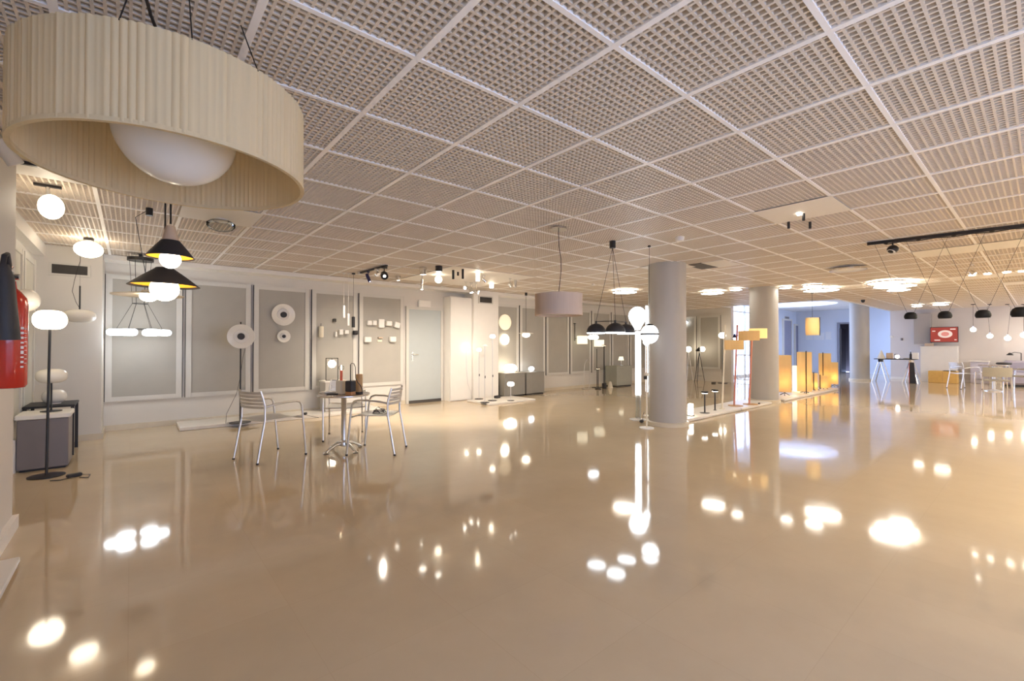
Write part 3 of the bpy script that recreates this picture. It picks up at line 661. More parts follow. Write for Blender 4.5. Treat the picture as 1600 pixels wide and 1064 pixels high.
# ------------------------------------------------------------------ chairs and cafe table
def arc(p, q, r, n=5): pass
def make_chair(lab, loc, rz, group):
    t = thing('cafe_armchair', lab, 'chair', loc, rz, group)
    for s in (-1, 1):
        o = obj('leg', MB().tube([(.25,.265*s,0),(.225,.268*s,.25),(.20,.27*s,.50),(.188,.27*s,.585),(.165,.27*s,.622),(.12,.268*s,.638)], .0115, 10), ALU, t)
        obj('foot_cap', MB().cyl((.25,.265*s,0), .0135, 0, .018, 12), BLACKM, o)
        obj('armrest', MB().tube([(.12,.268*s,.638),(.0,.262*s,.636),(-.12,.245*s,.622),(-.215,.222*s,.600)], .0115, 10), ALU, t)
        o = obj('leg', MB().tube([(-.30,.225*s,0),(-.255,.222*s,.25),(-.215,.22*s,.46),(-.213,.22*s,.60),(-.235,.215*s,.70),(-.255,.20*s,.775)], .0115, 10), ALU, t)
        obj('foot_cap', MB().cyl((-.30,.225*s,0), .0135, 0, .018, 12), BLACKM, o)
    # dished slotted seat
    n, m = 10, 12; V = []; F = []
    for k in range(2):
        for i in range(n+1):
            for j in range(m+1):
                u, v = i/n, j/m; x = -.20+.43*u; y = (v-.5)*.43*(1-.04*(1-u))
                z = .455-.022*math.sin(PI*v)*(.6+.4*math.sin(PI*u)) + (.0 if u < .85 else -.06*(u-.85)) - k*.006
                V.append((x, y, z))
    q = (n+1)*(m+1)
    for i in range(n):
        for j in range(m):
            a = i*(m+1)+j; F.append((a, a+1, a+m+2, a+m+1)); F.append((q+a, q+a+m+1, q+a+m+2, q+a+1))
    for i in range(n):
        for j in (0, m): a = i*(m+1)+j; F.append((a, a+m+1, q+a+m+1, q+a))
    for j in range(m):
        for i in (0, n): a = i*(m+1)+j; F.append((a, a+1, q+a+1, q+a))
    obj('seat', MB().add(V, F), SEATM, t)
    obj('seat_rail', MB().tube([(.208,-.27,.44),(.215,-.20,.432),(.218,0,.426),(.215,.20,.432),(.208,.27,.44)], .008, 8).tube([(-.217,-.221,.45),(-.20,0,.437),(-.217,.221,.45)], .008, 8), ALU, t)
    for k in range(5):
        z = .595+k*.039; off = -.213-.030*max(0, (z-.60)/.175)-.01; hw = .222-.02*max(0, (z-.60)/.175)
        mb = MB(); nn = 10; pr = []
        V = []; F = []
        for i in range(nn+1):
            v = -1+2*i/nn; xx = off-.045*(1-v*v)
            for dz, dx in ((-.014,0),(.014,-.004),(.014,-.009),(-.014,-.005)): V.append((xx+dx, hw*v, z+dz))
        for i in range(nn):
            for k2 in range(4): F.append((i*4+k2, i*4+(k2+1) % 4, (i+1)*4+(k2+1) % 4, (i+1)*4+k2))
        F += [(3,2,1,0), (nn*4, nn*4+1, nn*4+2, nn*4+3)]
        obj('slat', mb.add(V, F), SEATM, t)
    return t
G1 = 'slatted armchairs around the cafe table'
ch = make_chair('slatted metal armchair with its back to the ringed disc floor lamp', (1.24, 5.73, 0), math.radians(20), G1)
dup(ch, (2.27, 5.22, 0), math.radians(136), 'slatted metal armchair holding a coiled cable on its seat', G1)
dup(ch, (2.28, 6.28, 0), math.radians(-112), 'slatted metal armchair standing behind the round cafe table', G1)
cb = MB()
cq = [(0.10*math.cos(a)*(1-.015*a), .075*math.sin(a)*(1-.01*a), .006+.0022*a) for a in [i*.35 for i in range(56)]]
cb.tube(cq, .0045, 6).tube([(.09,.0,.02),(.05,.05,.07),(-.03,.03,.06),(-.08,-.05,.02)], .0045, 6)
solo('coiled_cable', cb, BLACK, 'black coiled cable lying on the seat of a slatted armchair', 'cable', (2.30, 5.20, .4475), .6)

tp = onZ(537, 704)
TZ = .685
t = thing('cafe_table', 'round metal cafe table on a single column with four splayed feet', 'table', (tp.x, tp.y, 0))
obj('tabletop', MB().lathe([(0,TZ-.02),(.28,TZ-.02),(.295,TZ-.014),(.297,TZ-.002),(.29,TZ+.002),(.283,TZ),(0,TZ)], 56), TABTOP, t)
obj('rim', MB().lathe([(.296,TZ-.02),(.303,TZ-.012),(.303,TZ-.004),(.296,TZ+.002)], 56), CHROME, t)
obj('column', MB().lathe([(.034,.10),(.030,.13),(.030,TZ-.06),(.05,TZ-.03),(.12,TZ-.02)], 28), ALU, t)
obj('hub', MB().lathe([(0,.06),(.05,.06),(.055,.09),(.045,.115),(.034,.13),(0,.13)], 28), ALU, t)
for k in range(4):
    a = k*PI/2+.25; c_, s_ = math.cos(a), math.sin(a)
    o = obj('foot', MB().tube([(.03*c_,.03*s_,.095),(.11*c_,.11*s_,.085),(.18*c_,.18*s_,.05),(.235*c_,.235*s_,.02)], .02, 10, .014), ALU, t)
    obj('glide', MB().lathe([(0,0),(.026,0),(.03,.012),(.02,.024),(0,.026)], 18, (.235*c_,.235*s_,0)), ALU, o)
def tpt(px, d): 
    q = floor_at(px, d, TZ); return q
dT = dep(Vector((tp.x, tp.y, TZ)))
# things on the cafe table
q = tpt(533.5, dT-.02)
t = thing('block_lamp', 'cream block lamp with a coral stem and clear bulb on the cafe table', 'lamp', q)
obj('base', MB().rbox((0,0,.082),(.095,.095,.164),.008, .4), CREAM, t); obj('stem', MB().lathe([(0,.16),(.016,.16),(.0145,.285),(0,.285)], 18), CORAL, t)
o = obj('bulb', ball(.032, (0,0,.315)), CLEAR, t); obj('filament', MB().cyl((0,0,0), .007, .285, .345, 10), LITW, o)
q = tpt(548, dT-.16)
t = thing('cube_lamp', 'black cube lamp on a copper base with an arching cable on the cafe table', 'lamp', q)
obj('base', MB().rbox((0,0,.022),(.086,.086,.044),.006,.6), CORK, t); obj('cube', MB().rbox((0,0,.107),(.088,.088,.125),.006,.6), BLACKM, t)
obj('rod', MB().tube([(0,0,.165),(0,0,.36)], .0065, 10), BLACK, t)
obj('cable', MB().tube([(0,0,.36),(.012,0,.375),(.035,-.01,.37),(.05,-.015,.33),(.055,-.015,.20),(.075,-.02,.15),(.11,-.02,.11),(.135,-.01,.06),(.14,0,.03),(.12,.04,.008)], .0045, 8), BLACK, t)
q = tpt(561.5, dT+.02); t = thing('wood_tube_lamp', 'copper brown wooden tube lamp on a black foot at the cafe table edge', 'lamp', q); obj('tube', MB().shell([(.04,.02),(.04,.235)],.006,32), WOOD, t); obj('foot', MB().cyl((0,0,0),.045,0,.024), BLACKM, t)
q = tpt(512, dT+.10); t = thing('notebook', 'white closed notebook lying flat on the cafe table', 'book', q, .3); obj('cover', MB().rbox((0,0,.011),(.15,.11,.018),.003), WHITE, t); obj('spine', MB().box((-.0755,0,.011),(.004,.11,.02)), OPAL, t, smooth=False)
q = tpt(520, dT-.06); solo('tablet', MB().rbox((0,0,.006),(.13,.08,.01),.003), BLACKM, 'thin dark tablet lying on the cafe table in front of the notebook', 'tablet', q, -.5)
# pedestal with framed globe
pd = onZ(526, 650, .054); 
t = thing('pedestal', 'white block pedestal on the low plinth behind the cafe table', 'pedestal', (onY(526, 600, 8.5).x, 8.67, .054), 0)
PH = .56
obj('body', MB().rbox((0,0,PH/2-.01),(.40,.32,PH-.03),.006), mat('pedestal_grey', (.52,.50,.47), .4, noise=.05), t); obj('top', MB().rbox((0,0,PH-.015),(.43,.35,.03),.004), WHITE, t)
q = Vector((onY(518, 598, 8.62).x, 8.60, .054+PH)); dd = dep(q)
t = thing('framed_globe_lamp', 'black rectangular frame lamp holding a white globe on the pedestal', 'lamp', q, -.5)
hh = .42; fw_ = .105
obj('frame', MB().box((-fw_,0,hh/2),(.012,.012,hh)).box((fw_,0,hh/2),(.012,.012,hh)).box((0,0,hh-.006),(2*fw_,.012,.012)).box((0,0,.006),(2*fw_,.012,.012)), BLACK, t, smooth=False)
obj('globe', ball(.072, (0,0,hh-.11)), LIT, t); obj('neck', MB().cyl((0,0,0), .006, hh-.045, hh-.005, 10), BLACK, t)

# ------------------------------------------------------------------ spots on the rear ceiling
def spot(name, px, d, lab, m, kind='can', zdrop=.10, r=.035, l=.12, ax=(0,.5,-.85), group='ceiling spotlights', lens=LITS, top=CEIL+.0015, lf=1.0):
    p = ceil_at(px, d); t = thing(name, lab, 'spotlight', (p.x, p.y, top), 0, group)
    if kind == 'can':
        obj('housing', MB().lathe([(0,0),(r,0),(r,-l),(r-.004,-l),(r-.006,-l+.012),(0,-l+.012)], 28), m, t)
        obj('lens', MB().lathe([(0,-l+.011),(r-.007,-l+.011),(r-.007,-l+.008),(0,-l+.008)], 24), lens, t) if lens else None
    elif kind == 'head':
        obj('mount', MB().cyl((0,0,0), r*.9, -.02, 0), m, t); obj('arm', MB().cyl((0,0,0), .007, -zdrop, -.01, 10), m, t)
        o = obj('lamp_head', MB().lathe([(0,-l*.5),(r*.7,-l*.5),(r,-l*.2),(r,l*.5),(r-.004,l*.5),(r-.006,l*.4),(0,l*.4)], 28, (0,0,-zdrop), ax), m, t)
        obj('lens', MB().lathe([(0,l*.41),((r-.007)*lf,l*.41),((r-.007)*lf,l*.43),(0,l*.43)], 24, (0,0,-zdrop), ax), lens, o) if lens else None
    elif kind == 'ball':
        obj('mount', MB().cyl((0,0,0), r*.5, -.03, 0), m, t); obj('globe', ball(r, (0,0,-.03-r)), lens, t)
    return t
# black track with heads
a, b2 = ceil_at(562, 8.0), ceil_at(604, 7.25); mid = (a+b2)/2; dv = b2-a
t = thing('spot_track', 'black ceiling track carrying three spotlights above the box sconces', 'track', (mid.x, mid.y, CEIL-.004), math.atan2(dv.y, dv.x)); obj('rail', MB().box((0,0,-.014),(dv.length,.035,.026)), BLACK, t, smooth=False); obj('feed_box', MB().box((-dv.length/2,0,-.016),(.08,.05,.032)), WHITE, t, smooth=False)
TT = CEIL-.029
spot('spotlight', 575, 7.75, 'slim dark blue spotlight on the track, farthest from the black boxy one', mat('navy_metal',(.02,.022,.10),.3,noise=.1), 'head', .11, .028, .15, (.3,-.3,-.9), top=TT)
spot('spotlight', 589, 7.5, 'chrome ringed spotlight in the middle of the black track', CHROME, 'head', .08, .05, .05, (.4,-.5,-.6), top=TT, lens=None)
spot('spotlight', 600, 7.32, 'boxy black spotlight at the track end, facing the room', BLACK, 'head', .13, .058, .15, (-.3,-.85,-.4), top=TT, lf=.4)
spot('downlight', 622, 8.45, 'small lit chrome downlight under the louvres above the door frame', CHROME, 'can', r=.045, l=.09)
spot('downlight', 661, 7.55, 'wide lit chrome downlight with a tube hanging under it', CHROME, 'can', r=.06, l=.12)
d = 8.1; pendant('chrome_tube_pendant', 'thin chrome tube pendant with a lit tip above the grey door', 'lamp', 659, d, hgt(452, d), [('tube', MB().cyl((0,0,0), .022, 0, .18), CHROME), ('lens', MB().cyl((0,0,0), .018, -.004, .002), LITS)], (.035,.015), .003, top=.17, canmat=CHROME)
spot('downlight', 685.5, 7.4, 'short black drum downlight at the edge of the white ceiling board', BLACK, 'can', r=.058, l=.095)
BZ = CEIL-.0045
spot('ceiling_bulb', 685, 8.25, 'bright bare globe light under the ceiling near the closet', WHITE, 'ball', r=.065, lens=LIT)
spot('downlight', 708, 7.75, 'long black tube downlight on the white ceiling board, beside the shortest one', BLACK, 'can', r=.02, l=.155, top=BZ, lens=None)
spot('downlight', 715.5, 7.95, 'shortest black tube downlight between two long ones on the ceiling board', BLACK, 'can', r=.019, l=.065, top=BZ, lens=None)
spot('downlight', 723, 7.65, 'long black tube downlight with a lit tip on the white ceiling board', BLACK, 'can', r=.02, l=.165, top=BZ)
spot('downlight', 746.5, 7.95, 'lit white tube downlight glowing along its length on the ceiling board', LIT, 'can', r=.035, l=.16, top=BZ, lens=None)
spot('spotlight', 756, 8.35, 'chrome swivel spotlight behind the glowing tube on the ceiling board', CHROME, 'head', .09, .03, .09, (.7,-.2,-.6), top=BZ)
spot('spotlight', 728, 9.2, 'chrome spotlight facing the closet, first of a cluster of three', CHROME, 'head', .12, .035, .09, (-.8,-.4,-.3))
spot('spotlight', 736, 9.3, 'chrome spotlight pointing down in the cluster of three', CHROME, 'head', .16, .04, .12, (0,-.3,-.9))
spot('spotlight', 744, 9.25, 'brightest chrome spotlight in the cluster of three by the pillar', CHROME, 'head', .20, .04, .11, (.5,-.75,-.3))
spot('downlight', 768, 9.4, 'short lit white can light next to the vented white pillar', LIT, 'can', r=.042, l=.10, lens=None)
spot('spotlight', 797, 8.7, 'chrome bracket spotlight at the far corner of the ceiling board', CHROME, 'head', .13, .032, .10, (.3,-.3,-.9))
spot('downlight', 805, 8.9, 'chrome can downlight beside the bracket spotlight', CHROME, 'can', r=.03, l=.15)
# spot trio on the near board
BT = CEIL-.0045
for px, d, l, lab in ((1233.5, 4.72, .07, 'short black tube downlight nearest the corner of the white ceiling tile'), (1257, 4.42, .07, 'black tube downlight with a lit patch beside it on the white ceiling tile'), (1267, 4.72, .07, 'black tube downlight nearest the room on the white ceiling tile')):
    spot('downlight', px, d, lab, BLACK, 'can', r=.013, l=l, top=BT, lens=None)
p = ceil_at(1250, 4.42); solo('lit_slot', MB().box((0,0,-.004),(.09,.035,.008)), LITS, 'small lit slot light in the white ceiling tile beside a black tube', 'lamp', (p.x,p.y,CEIL-.005), .2)
# clear glass bowl light
d = 4.62
p = ceil_at(344, d)
t = thing('glass_bowl_light', 'clear glass bowl light under the white ceiling board behind the drum pendant', 'lamp', (p.x, p.y, CEIL-.0045))
obj('mount', MB().cyl((0,0,0), .06, -.025, 0), WHITE, t); obj('bowl', MB().lathe([(.05,-.018),(.10,-.022),(.128,-.045),(.126,-.075),(.10,-.105),(.055,-.121),(0,-.126),(0,-.123),(.054,-.118),(.098,-.102),(.123,-.074),(.125,-.046),(.098,-.025),(.05,-.021)], 40), CLEAR, t)

# ------------------------------------------------------------------ middle of the rear wall: lamps on a low plinth
MX0, MX1, MY0, MY1 = 5.80, 7.12, 7.58, 8.45
solo('low_plinth', MB().rbox((0,0,.02),(MX1-MX0,MY1-MY0,.04),.006), PLINTHM, 'square low white plinth carrying slim floor lamps before the white pillar', 'plinth', ((MX0+MX1)/2,(MY0+MY1)/2,0))
def slim(px, pyb, pyh, lab, head, m=ALU, yfix=None):
    p = onZ(px, pyb, .04)
    d = dep(p); t = thing('slim_floor_lamp', lab, 'lamp', p, 0, 'slim floor lamps')
    hz = hgt(pyh, d)-.04
    obj('base', MB().lathe([(0,0),(.10,0),(.10,.008),(0,.012)], 28), BLACKM, t); obj('pole', MB().cyl((0,0,0), .007, .01, hz, 10), m, t)
    o = obj('shade', head, LIT if lab.find('unlit') < 0 else OPAL, t); o.location = (0,0,hz); obj('switch', MB().box((0,-.012,.55),(.014,.014,.05)), BLACKM, t, smooth=False)
slim(757.5, 629, 540, 'slim floor lamp with an unlit tiny shade, between two lit ones', MB().lathe([(.02,.03),(.07,-.01),(.066,-.01),(.018,.026),(.02,.03)],24))
slim(769.5, 626, 525.5, 'tallest slim floor lamp with a lit drum head before the white pillar', MB().ell((0,0,0), .062, .042, e=.6))
slim(748.5, 623.5, 546.5, 'shorter slim floor lamp with a lit dome head beside the closet', MB().ell((0,0,0), .055, .036, e=.7))
p = Vector((onY(727, 543, CYF).x, CYF-.022, onY(727, 543, CYF).z))
t = thing('glow_sconce', 'bright sconce glowing on the white closet front with a hanging cable', 'lamp', p); obj('body', MB().ell((0,-.05,0), .045, .035), LIT, t); obj('wall_plate', MB().box((0,-.006,0),(.06,.012,.06)), WHITE, t, smooth=False)
obj('cable', MB().tube([(.01,-.012,-.03),(.01,-.014,-.5),(.05,-.014,-.85),(.12,-.02,-p.z+.20),(.16,-.02,-p.z+.01)], .004, 6), ALU, t)
p = onZ(777, 622, .04); solo('power_strip', MB().rbox((0,0,.03),(.16,.09,.06),.01), BLACKM, 'black power strip on the square plinth at the pillar foot', 'power strip', (p.x, min(p.y, 8.38), .04), .3)
p = onZ(798, 626, .04); d = dep(p)
t = thing('pill_lamp', 'small lit pill table lamp standing on the square low plinth', 'lamp', p); obj('base', MB().lathe([(0,0),(.08,0),(.08,.008),(0,.012)],28), BLACKM, t); obj('stem', MB().cyl((0,0,0),.007,.01,hgt(604,d)-.04,10), ALU, t); obj('shade', MB().ell((0,0,hgt(600,d)-.04), .08, .05, e=.75), LIT, t)
# glowing discs on wall
for px, py, R, m, lab in ((789, 503.5, .20, SOFT, 'round cream glowing wall disc, the upper and larger one'), (789, 530.5, .13, LIT, 'round white glowing wall disc, the lower and smaller one')):
    p = onY(px, py, WY-.05); t = thing('wall_disc', lab, 'lamp', (p.x, WY-.024, p.z)); obj('back_plate', MB().lathe([(0,0),(R*.7,0),(R*.7,.02),(0,.02)],32,(0,0,0),(0,-1,0)), CHROME, t); obj('diffuser', MB().lathe([(0,.02),(R,.02),(R,.035),(R*.8,.05),(0,.055)],48,(0,0,0),(0,-1,0)), m, t)
d = 11.1; pendant('brimmed_pendant', 'small lit pendant with a thin brim hanging above the taupe cubes', 'lamp', 822, d, hgt(521, d), [('brim', MB().lathe([(0,.03),(.09,.028),(.18,.006),(.18,0),(.09,.016),(0,.018)],40), WHITE), ('globe', MB().ell((0,0,-.035), .095, .06), LIT)], (.03,.07), .004, top=.03)
# cubes
def cube(px0, px1, Yf, top, lab, m, dy=.40, hexa=False, name='display_cube'):
    a, b2 = onY(px0, 600, Yf).x, onY(px1, 600, Yf).x; w_ = b2-a
    z = onY((px0+px1)/2, top, Yf).z
    t = thing(name, lab, 'display stand', ((a+b2)/2, Yf+dy/2, 0), 0)
    obj('body', MB().rbox((0,0,z/2+.01),(w_-.01,dy-.01,z-.04),.006), m, t); obj('top', MB().rbox((0,0,z-.012),(w_,dy,.024),.004), m, t); obj('foot_strip', MB().box((0,0,.01),(w_-.05,dy-.05,.02)), BLACKM, t, smooth=False)
    return Vector(((a+b2)/2, Yf+dy/2, z))
q1 = cube(788.5, 821, 8.53, 582.5, 'taupe display cube under the big glowing lamp', GREYBOX2, .42); q2 = cube(823, 851, 8.55, 581, 'taupe display cube under the small lit block lamp', GREYBOX2, .42)
t = thing('dome_table_lamp', 'big brightly glowing dome lamp on the taupe cube', 'lamp', q1+Vector((-.02,-.04,0))); obj('base', MB().cyl((0,0,0), .08, 0, .02), CHROME, t); obj('shade', MB().ell((0,0,.11), .17, .10, e=.7), LIT, t)
t = thing('block_table_lamp', 'small lit rounded block lamp on the second taupe cube', 'lamp', q2+Vector((-.02,-.06,0))); obj('base', MB().cyl((0,0,0), .05, 0, .015), CHROME, t); obj('shade', MB().rbox((0,0,.075),(.17,.12,.115),.04), LITC, t)

# drum pendant, triple dome pendant
d = 4.97
pendant('linen_drum_pendant', 'pale linen drum pendant hanging by a wavy cord from a grey disc canopy', 'lamp', 873, d, hgt(493, d),
  [('shade', MB().shell([(.262,0),(.262,.01),(.258,.115),(.262,.225),(.262,.235)], .006, 64), FABRIC2), ('>diffuser', MB().lathe([(0,.02),(.25,.02),(.25,.026),(0,.026)],48), OPAL), ('>top_plate', MB().lathe([(.0,.232),(.255,.232),(.255,.228),(0,.228)],48), FABRIC2), ('finial', MB().lathe([(0,.235),(.05,.235),(.04,.252),(.01,.265),(0,.265)],20), BLACKM)], (.092,.02), None, canmat=CHROME)
t = [o for o in COL.objects if o.name.startswith('linen_drum_pendant')][0]
zz = hgt(493, d)-CEIL+.26
obj('cord', MB().tube([(0,0,-.02),(0,0,-.06),(.006,0,-.2),(.026,-.01,-.34),(.030,-.01,-.46),(.012,0,zz+.06),(0,0,zz)], .004, 8), BLACK, t)
d = 5.6; p = ceil_at(957.5, d)
t = thing('triple_dome_pendant', 'three black domes with lit undersides hung from one canopy by splayed cords', 'lamp', (p.x, p.y, CEIL-.004))
obj('canopy', MB().cyl((0,0,0), .038, -.085, 0), BLACK, t)
doms = [at(931.5, 518, 5.55), at(961.5, 518, 5.35), at(978, 518, 5.7)]
dz = hgt(519.5, 5.5); loc0 = Vector((p.x, p.y, CEIL-.004)); tops = []
for q in doms:
    c = Vector((q.x, q.y, dz))-loc0; r = .118; pr = []
    for i in range(9):
        a = PI/2*i/8; pr.append((r*math.cos(a), r*.95*math.sin(a)))
    o = obj('dome', MB().shell(pr[:-1]+[(.012, r*.95)], .004, 40, c), BLACKM, t)
    obj('diffuser', MB().lathe([(0,-.014),(r*.9,-.014),(r-.004,.004),(0,.004)],36,c), LITC, o)
    obj('finial', MB().cyl(c, .012, r*.92, r*.95+.03, 14), BLACK, o)
    top = c+Vector((0,0,r*.95+.03)); tops.append(top)
    obj('cord', MB().tube([(0,0,-.08), top], .0028, 6), BLACK, t)
for a_, b_ in ((0,1),(1,2),(0,2)): obj('spreader_bar', MB().tube([tops[a_]-Vector((0,0,.005)), tops[b_]-Vector((0,0,.005))], .003, 6), BLACK, t)

# square shaded lamps against the rear wall
p = Vector((onY(896.5, 520, WY).x, WY-.024, hgt(530, dep(onY(896.5, 520, WY))))); dd = dep(p)
t = thing('square_sconce', 'lit square shade sconce hanging from a tall black wall rod', 'lamp', p); obj('wall_rod', MB().tube([(0,-.02,-.05),(0,-.02,.46)], .010, 8), BLACK, t); obj('rod_cap', MB().box((-.0,-.02,.46),(.06,.04,.02)), BLACK, t, smooth=False)
obj('arm', MB().tube([(0,-.02,.02),(.05,-.14,.02),(.10,-.17,.02)], .006, 8), BLACK, t); obj('shade', MB().shell([(.155,-.14),(.155,.10)], .004, 40, (.13,-.19,0)), SHADEW, t)
p = onZ(918, 604); p.y = min(p.y, 8.75); d = dep(p)
t = thing('square_floor_lamp', 'slim black floor lamp with a lit square white shade by the rear wall', 'lamp', p); obj('base', MB().box((0,0,.006),(.24,.2,.012)), BLACK, t, smooth=False); obj('pole', MB().cyl((0,0,0),.009,.01,hgt(545,d),10), BLACK, t)
obj('shade', MB().shell([(.15,hgt(541.5,d)),(.15,hgt(531,d))], .004, 40, (.07,-.03,0)), SHADEW, t); obj('arm', MB().tube([(0,0,hgt(543,d)),(.07,-.03,hgt(538,d))], .006, 8), BLACK, t)
d = 9.5; pendant('block_pendant', 'lit white block pendant glowing below the triple black domes', 'lamp', 927, d, hgt(527, d), [('shade', MB().rbox((0,0,0),(.22,.16,.085),.03), LITC)], (.03,.03), .002, top=.04, canmat=WHITE, cordmat=WHITE)
def tlamp(px, pyb, pyh, lab, heavy):
    p = onY(px, 600, 8.38); p.z = 0; d = dep(p); hz = hgt(pyh, d)
    t = thing('reading_lamp', lab, 'lamp', p)
    if heavy: obj('base', MB().rbox((0,0,.08),(.11,.09,.16),.01), BLACKM, t)
    else: obj('base', MB().lathe([(0,0),(.09,0),(.09,.02),(.03,.04),(0,.04)],28), BLACK, t)
    obj('pole', MB().cyl((0,0,0), .016 if heavy else .012, .02, hz, 12), BLACK, t); obj('head', MB().rbox((0,0,hz+.012),(.13,.08,.024),.008), BLACK, t); obj('lens', MB().box((.0,0,hz-.002),(.10,.05,.004)), LITW, t, smooth=False)
tlamp(944, 602, 540, 'taller black reading lamp with flat head and block base', True); tlamp(934.5, 602.5, 576, 'shorter black reading lamp with flat head and disc base', False)
# wire stand lamp
p = onZ(899, 606); p.y = 8.62; d = dep(p)
t = thing('wire_stand', 'thin pale wire stand bent into an open arch near the square sconce', 'stand', p); obj('arch', MB().tube([(-.13,0,.03),(-.14,0,.45),(-.10,0,.74),(0,0,.86),(.11,0,.74),(.14,0,.42),(.12,0,.12),(.05,-.01,.01)], .005, 8), ALU, t); obj('base_loop', MB().tube([(.15*math.cos(a), .12*math.sin(a), .006) for a in [i*PI/10 for i in range(21)]], .005, 8), ALU, t)
t = thing('small_cone_lamp', 'small cream cone lamp standing at the rear wall foot beside the black reading lamps', 'lamp', Vector((onY(953.5,604,8.4).x, 8.4, 0))); obj('shade', MB().lathe([(0,.19),(.035,.18),(.075,.02),(.07,.02),(0,.16)],28), CREAM, t); obj('base', MB().cyl((0,0,0),.08,0,.02), CREAM, t)
q3 = cube(964, 988, 8.45, 571.5, 'sage display cube by the rear wall behind the triple dome pendant', PALEBOX, .45)
t = thing('candle_lamp', 'small lit warm table lamp on the sage cube beside the tube lamp', 'lamp', q3+Vector((.12,0,0))); obj('base', MB().cyl((0,0,0),.06,0,.02), CHROME, t); obj('shade', MB().shell([(.09,.16),(.06,.28)],.004,32), SHADEW, t); obj('stem', MB().cyl((0,0,0),.008,.02,.2,10), CHROME, t)

# ------------------------------------------------------------------ glowing column lamps near the first column
d = 7.7; p = floor_at(997, d); zt = hgt(519, d)
t = thing('balloon_tube_lamp', 'tall floor lamp of a thick lit tube topped by a lit balloon globe', 'lamp', p)
obj('base', MB().lathe([(0,0),(.15,0),(.15,.012),(.06,.03),(0,.03)],40), WHITE, t)
obj('clear_stem', MB().lathe([(.045,.02),(.045,hgt(617,d)),(.041,hgt(617,d)),(.041,.02),(.045,.02)],32), FROST, t)
obj('tube', MB().lathe([(0,hgt(617,d)),(.04,hgt(617,d)),(.047,hgt(616,d)),(.047,zt),(.04,zt+.01),(0,zt+.01)],32), LITC, t)
pr = [(0,-.235),(.042,-.235),(.055,-.20),(.088,-.14),(.13,-.07),(.148,0)]
for i in range(1, 9): a = PI/2*i/8; pr.append((.148*math.cos(a) if i < 8 else 0, .16*math.sin(a)))
o = obj('balloon', MB().lathe(pr, 40), LITC, t); o.location = (-.015, 0, hgt(494, d))
d = 8.15; p = floor_at(1010.5, d)
t = thing('thin_tube_lamp', 'very thin lit tube lamp standing against the first round column', 'lamp', p); obj('base', MB().lathe([(0,0),(.07,0),(.07,.01),(0,.016)],28), WHITE, t); obj('rod', MB().cyl((0,0,0),.008,.01,hgt(611,d),10), WHITE, t); obj('tube', MB().cyl((0,0,0),.020,hgt(612,d),hgt(478,d),20), LITC, t)
d = 5.85; pendant('globe_pendant', 'lit frosted globe pendant on a long thin cord before the first column', 'lamp', 1015, d, hgt(522, d), [('globe', MB().ell((0,0,0), .112, .122), LITC), ('cap', MB().lathe([(.05,.108),(.045,.125),(.015,.135),(0,.135)],20), BLACK), ('side_ring', MB().shell([(.117,-.012),(.117,.012)],.006,40), BLACKM)], (.02,.02), .0025, top=.13)
p = onZ(1010.5, 669); d = dep(p)
t = thing('cream_pole_lamp', 'slender cream pole floor lamp on a white disc beside the first column', 'lamp', p); obj('base', MB().lathe([(0,0),(.11,0),(.11,.012),(.02,.022),(0,.022)],36), WHITE, t); obj('pole', MB().cyl((0,0,0),.012,.02,1.30,12), CREAM, t); obj('clamp', MB().ell((0,0,hgt(585,d)), .035, .035), CREAM, t); obj('dimmer', MB().box((-.03,0,hgt(590,d)),(.03,.04,.05)), BLACKM, t, smooth=False); obj('head', MB().ell((0,0,1.32), .05, .05), LITC, t)
p = onZ(1002.5, 660); solo('plug', MB().rbox((0,0,.02),(.08,.05,.04),.008), BLACKM, 'black plug on the floor beside the cream pole lamp base', 'plug', p, .3)
cq = [p+Vector((.03,.0,.03)), p+Vector((.06,.02,.10)), p+Vector((.10,.02,.15)), p+Vector((.16,.06,.16))]
solo('plug_cable', MB().tube(cq, .004, 6), BLACK, 'short black cable curling up from the plug beside the first column', 'cable')

# ------------------------------------------------------------------ long platform between the columns
for x0, x1, lab in ((6.98, 9.05, 'low white platform piece carrying the two black mushroom lamps'), (9.08, 10.58, 'low white platform piece carrying the terracotta floor lamps'), (11.30, 15.4, 'long low white platform piece carrying the parchment lanterns')):
    solo('platform', MB().rbox((0,0,.025),(x1-x0,.62,.05),.012), PLINTHM, lab, 'platform', ((x0+x1)/2, 4.13, 0))
PZ = .05
def plat(px, y=None, d=None):
    p = onY(px, 600, y) if y else at(px, 600, d); return Vector((p.x, p.y, PZ))
q = plat(1079, 3.98); t = thing('lit_cylinder_lamp', 'short lit white cylinder lamp on the platform beside the first column', 'lamp', q); d = dep(q)
obj('base', MB().cyl((0,0,0), .06, 0, .015), BLACKM, t); obj('shade', MB().lathe([(0,.015),(.045,.015),(.045,.20),(.035,.21),(0,.21)],28), LIT, t)
q = plat(1101, 3.98); d = dep(q)
def mush(label, q, base):
    t = thing('mushroom_lamp', label, 'lamp', q, 0, 'black mushroom lamps'); obj('base', MB().lathe([(0,0),(base,0),(base,.006),(.015,.012),(0,.012)],32), BLACK, t); obj('stem', MB().cyl((0,0,0),.013,.01,.36,14), BLACK, t); o = obj('cap', MB().lathe([(0,.36),(.055,.358),(.063,.365),(.063,.385),(.055,.393),(0,.393)],36), BLACK, t); obj('lens', MB().lathe([(.016,.357),(.05,.357),(.05,.354),(.016,.354)],28), LITS, o)
mush('black mushroom lamp on a wide disc base, closer to the first column', q, .085); mush('black mushroom lamp without a wide base, closer to the terracotta lamps', plat(1117, 4.02), .03)
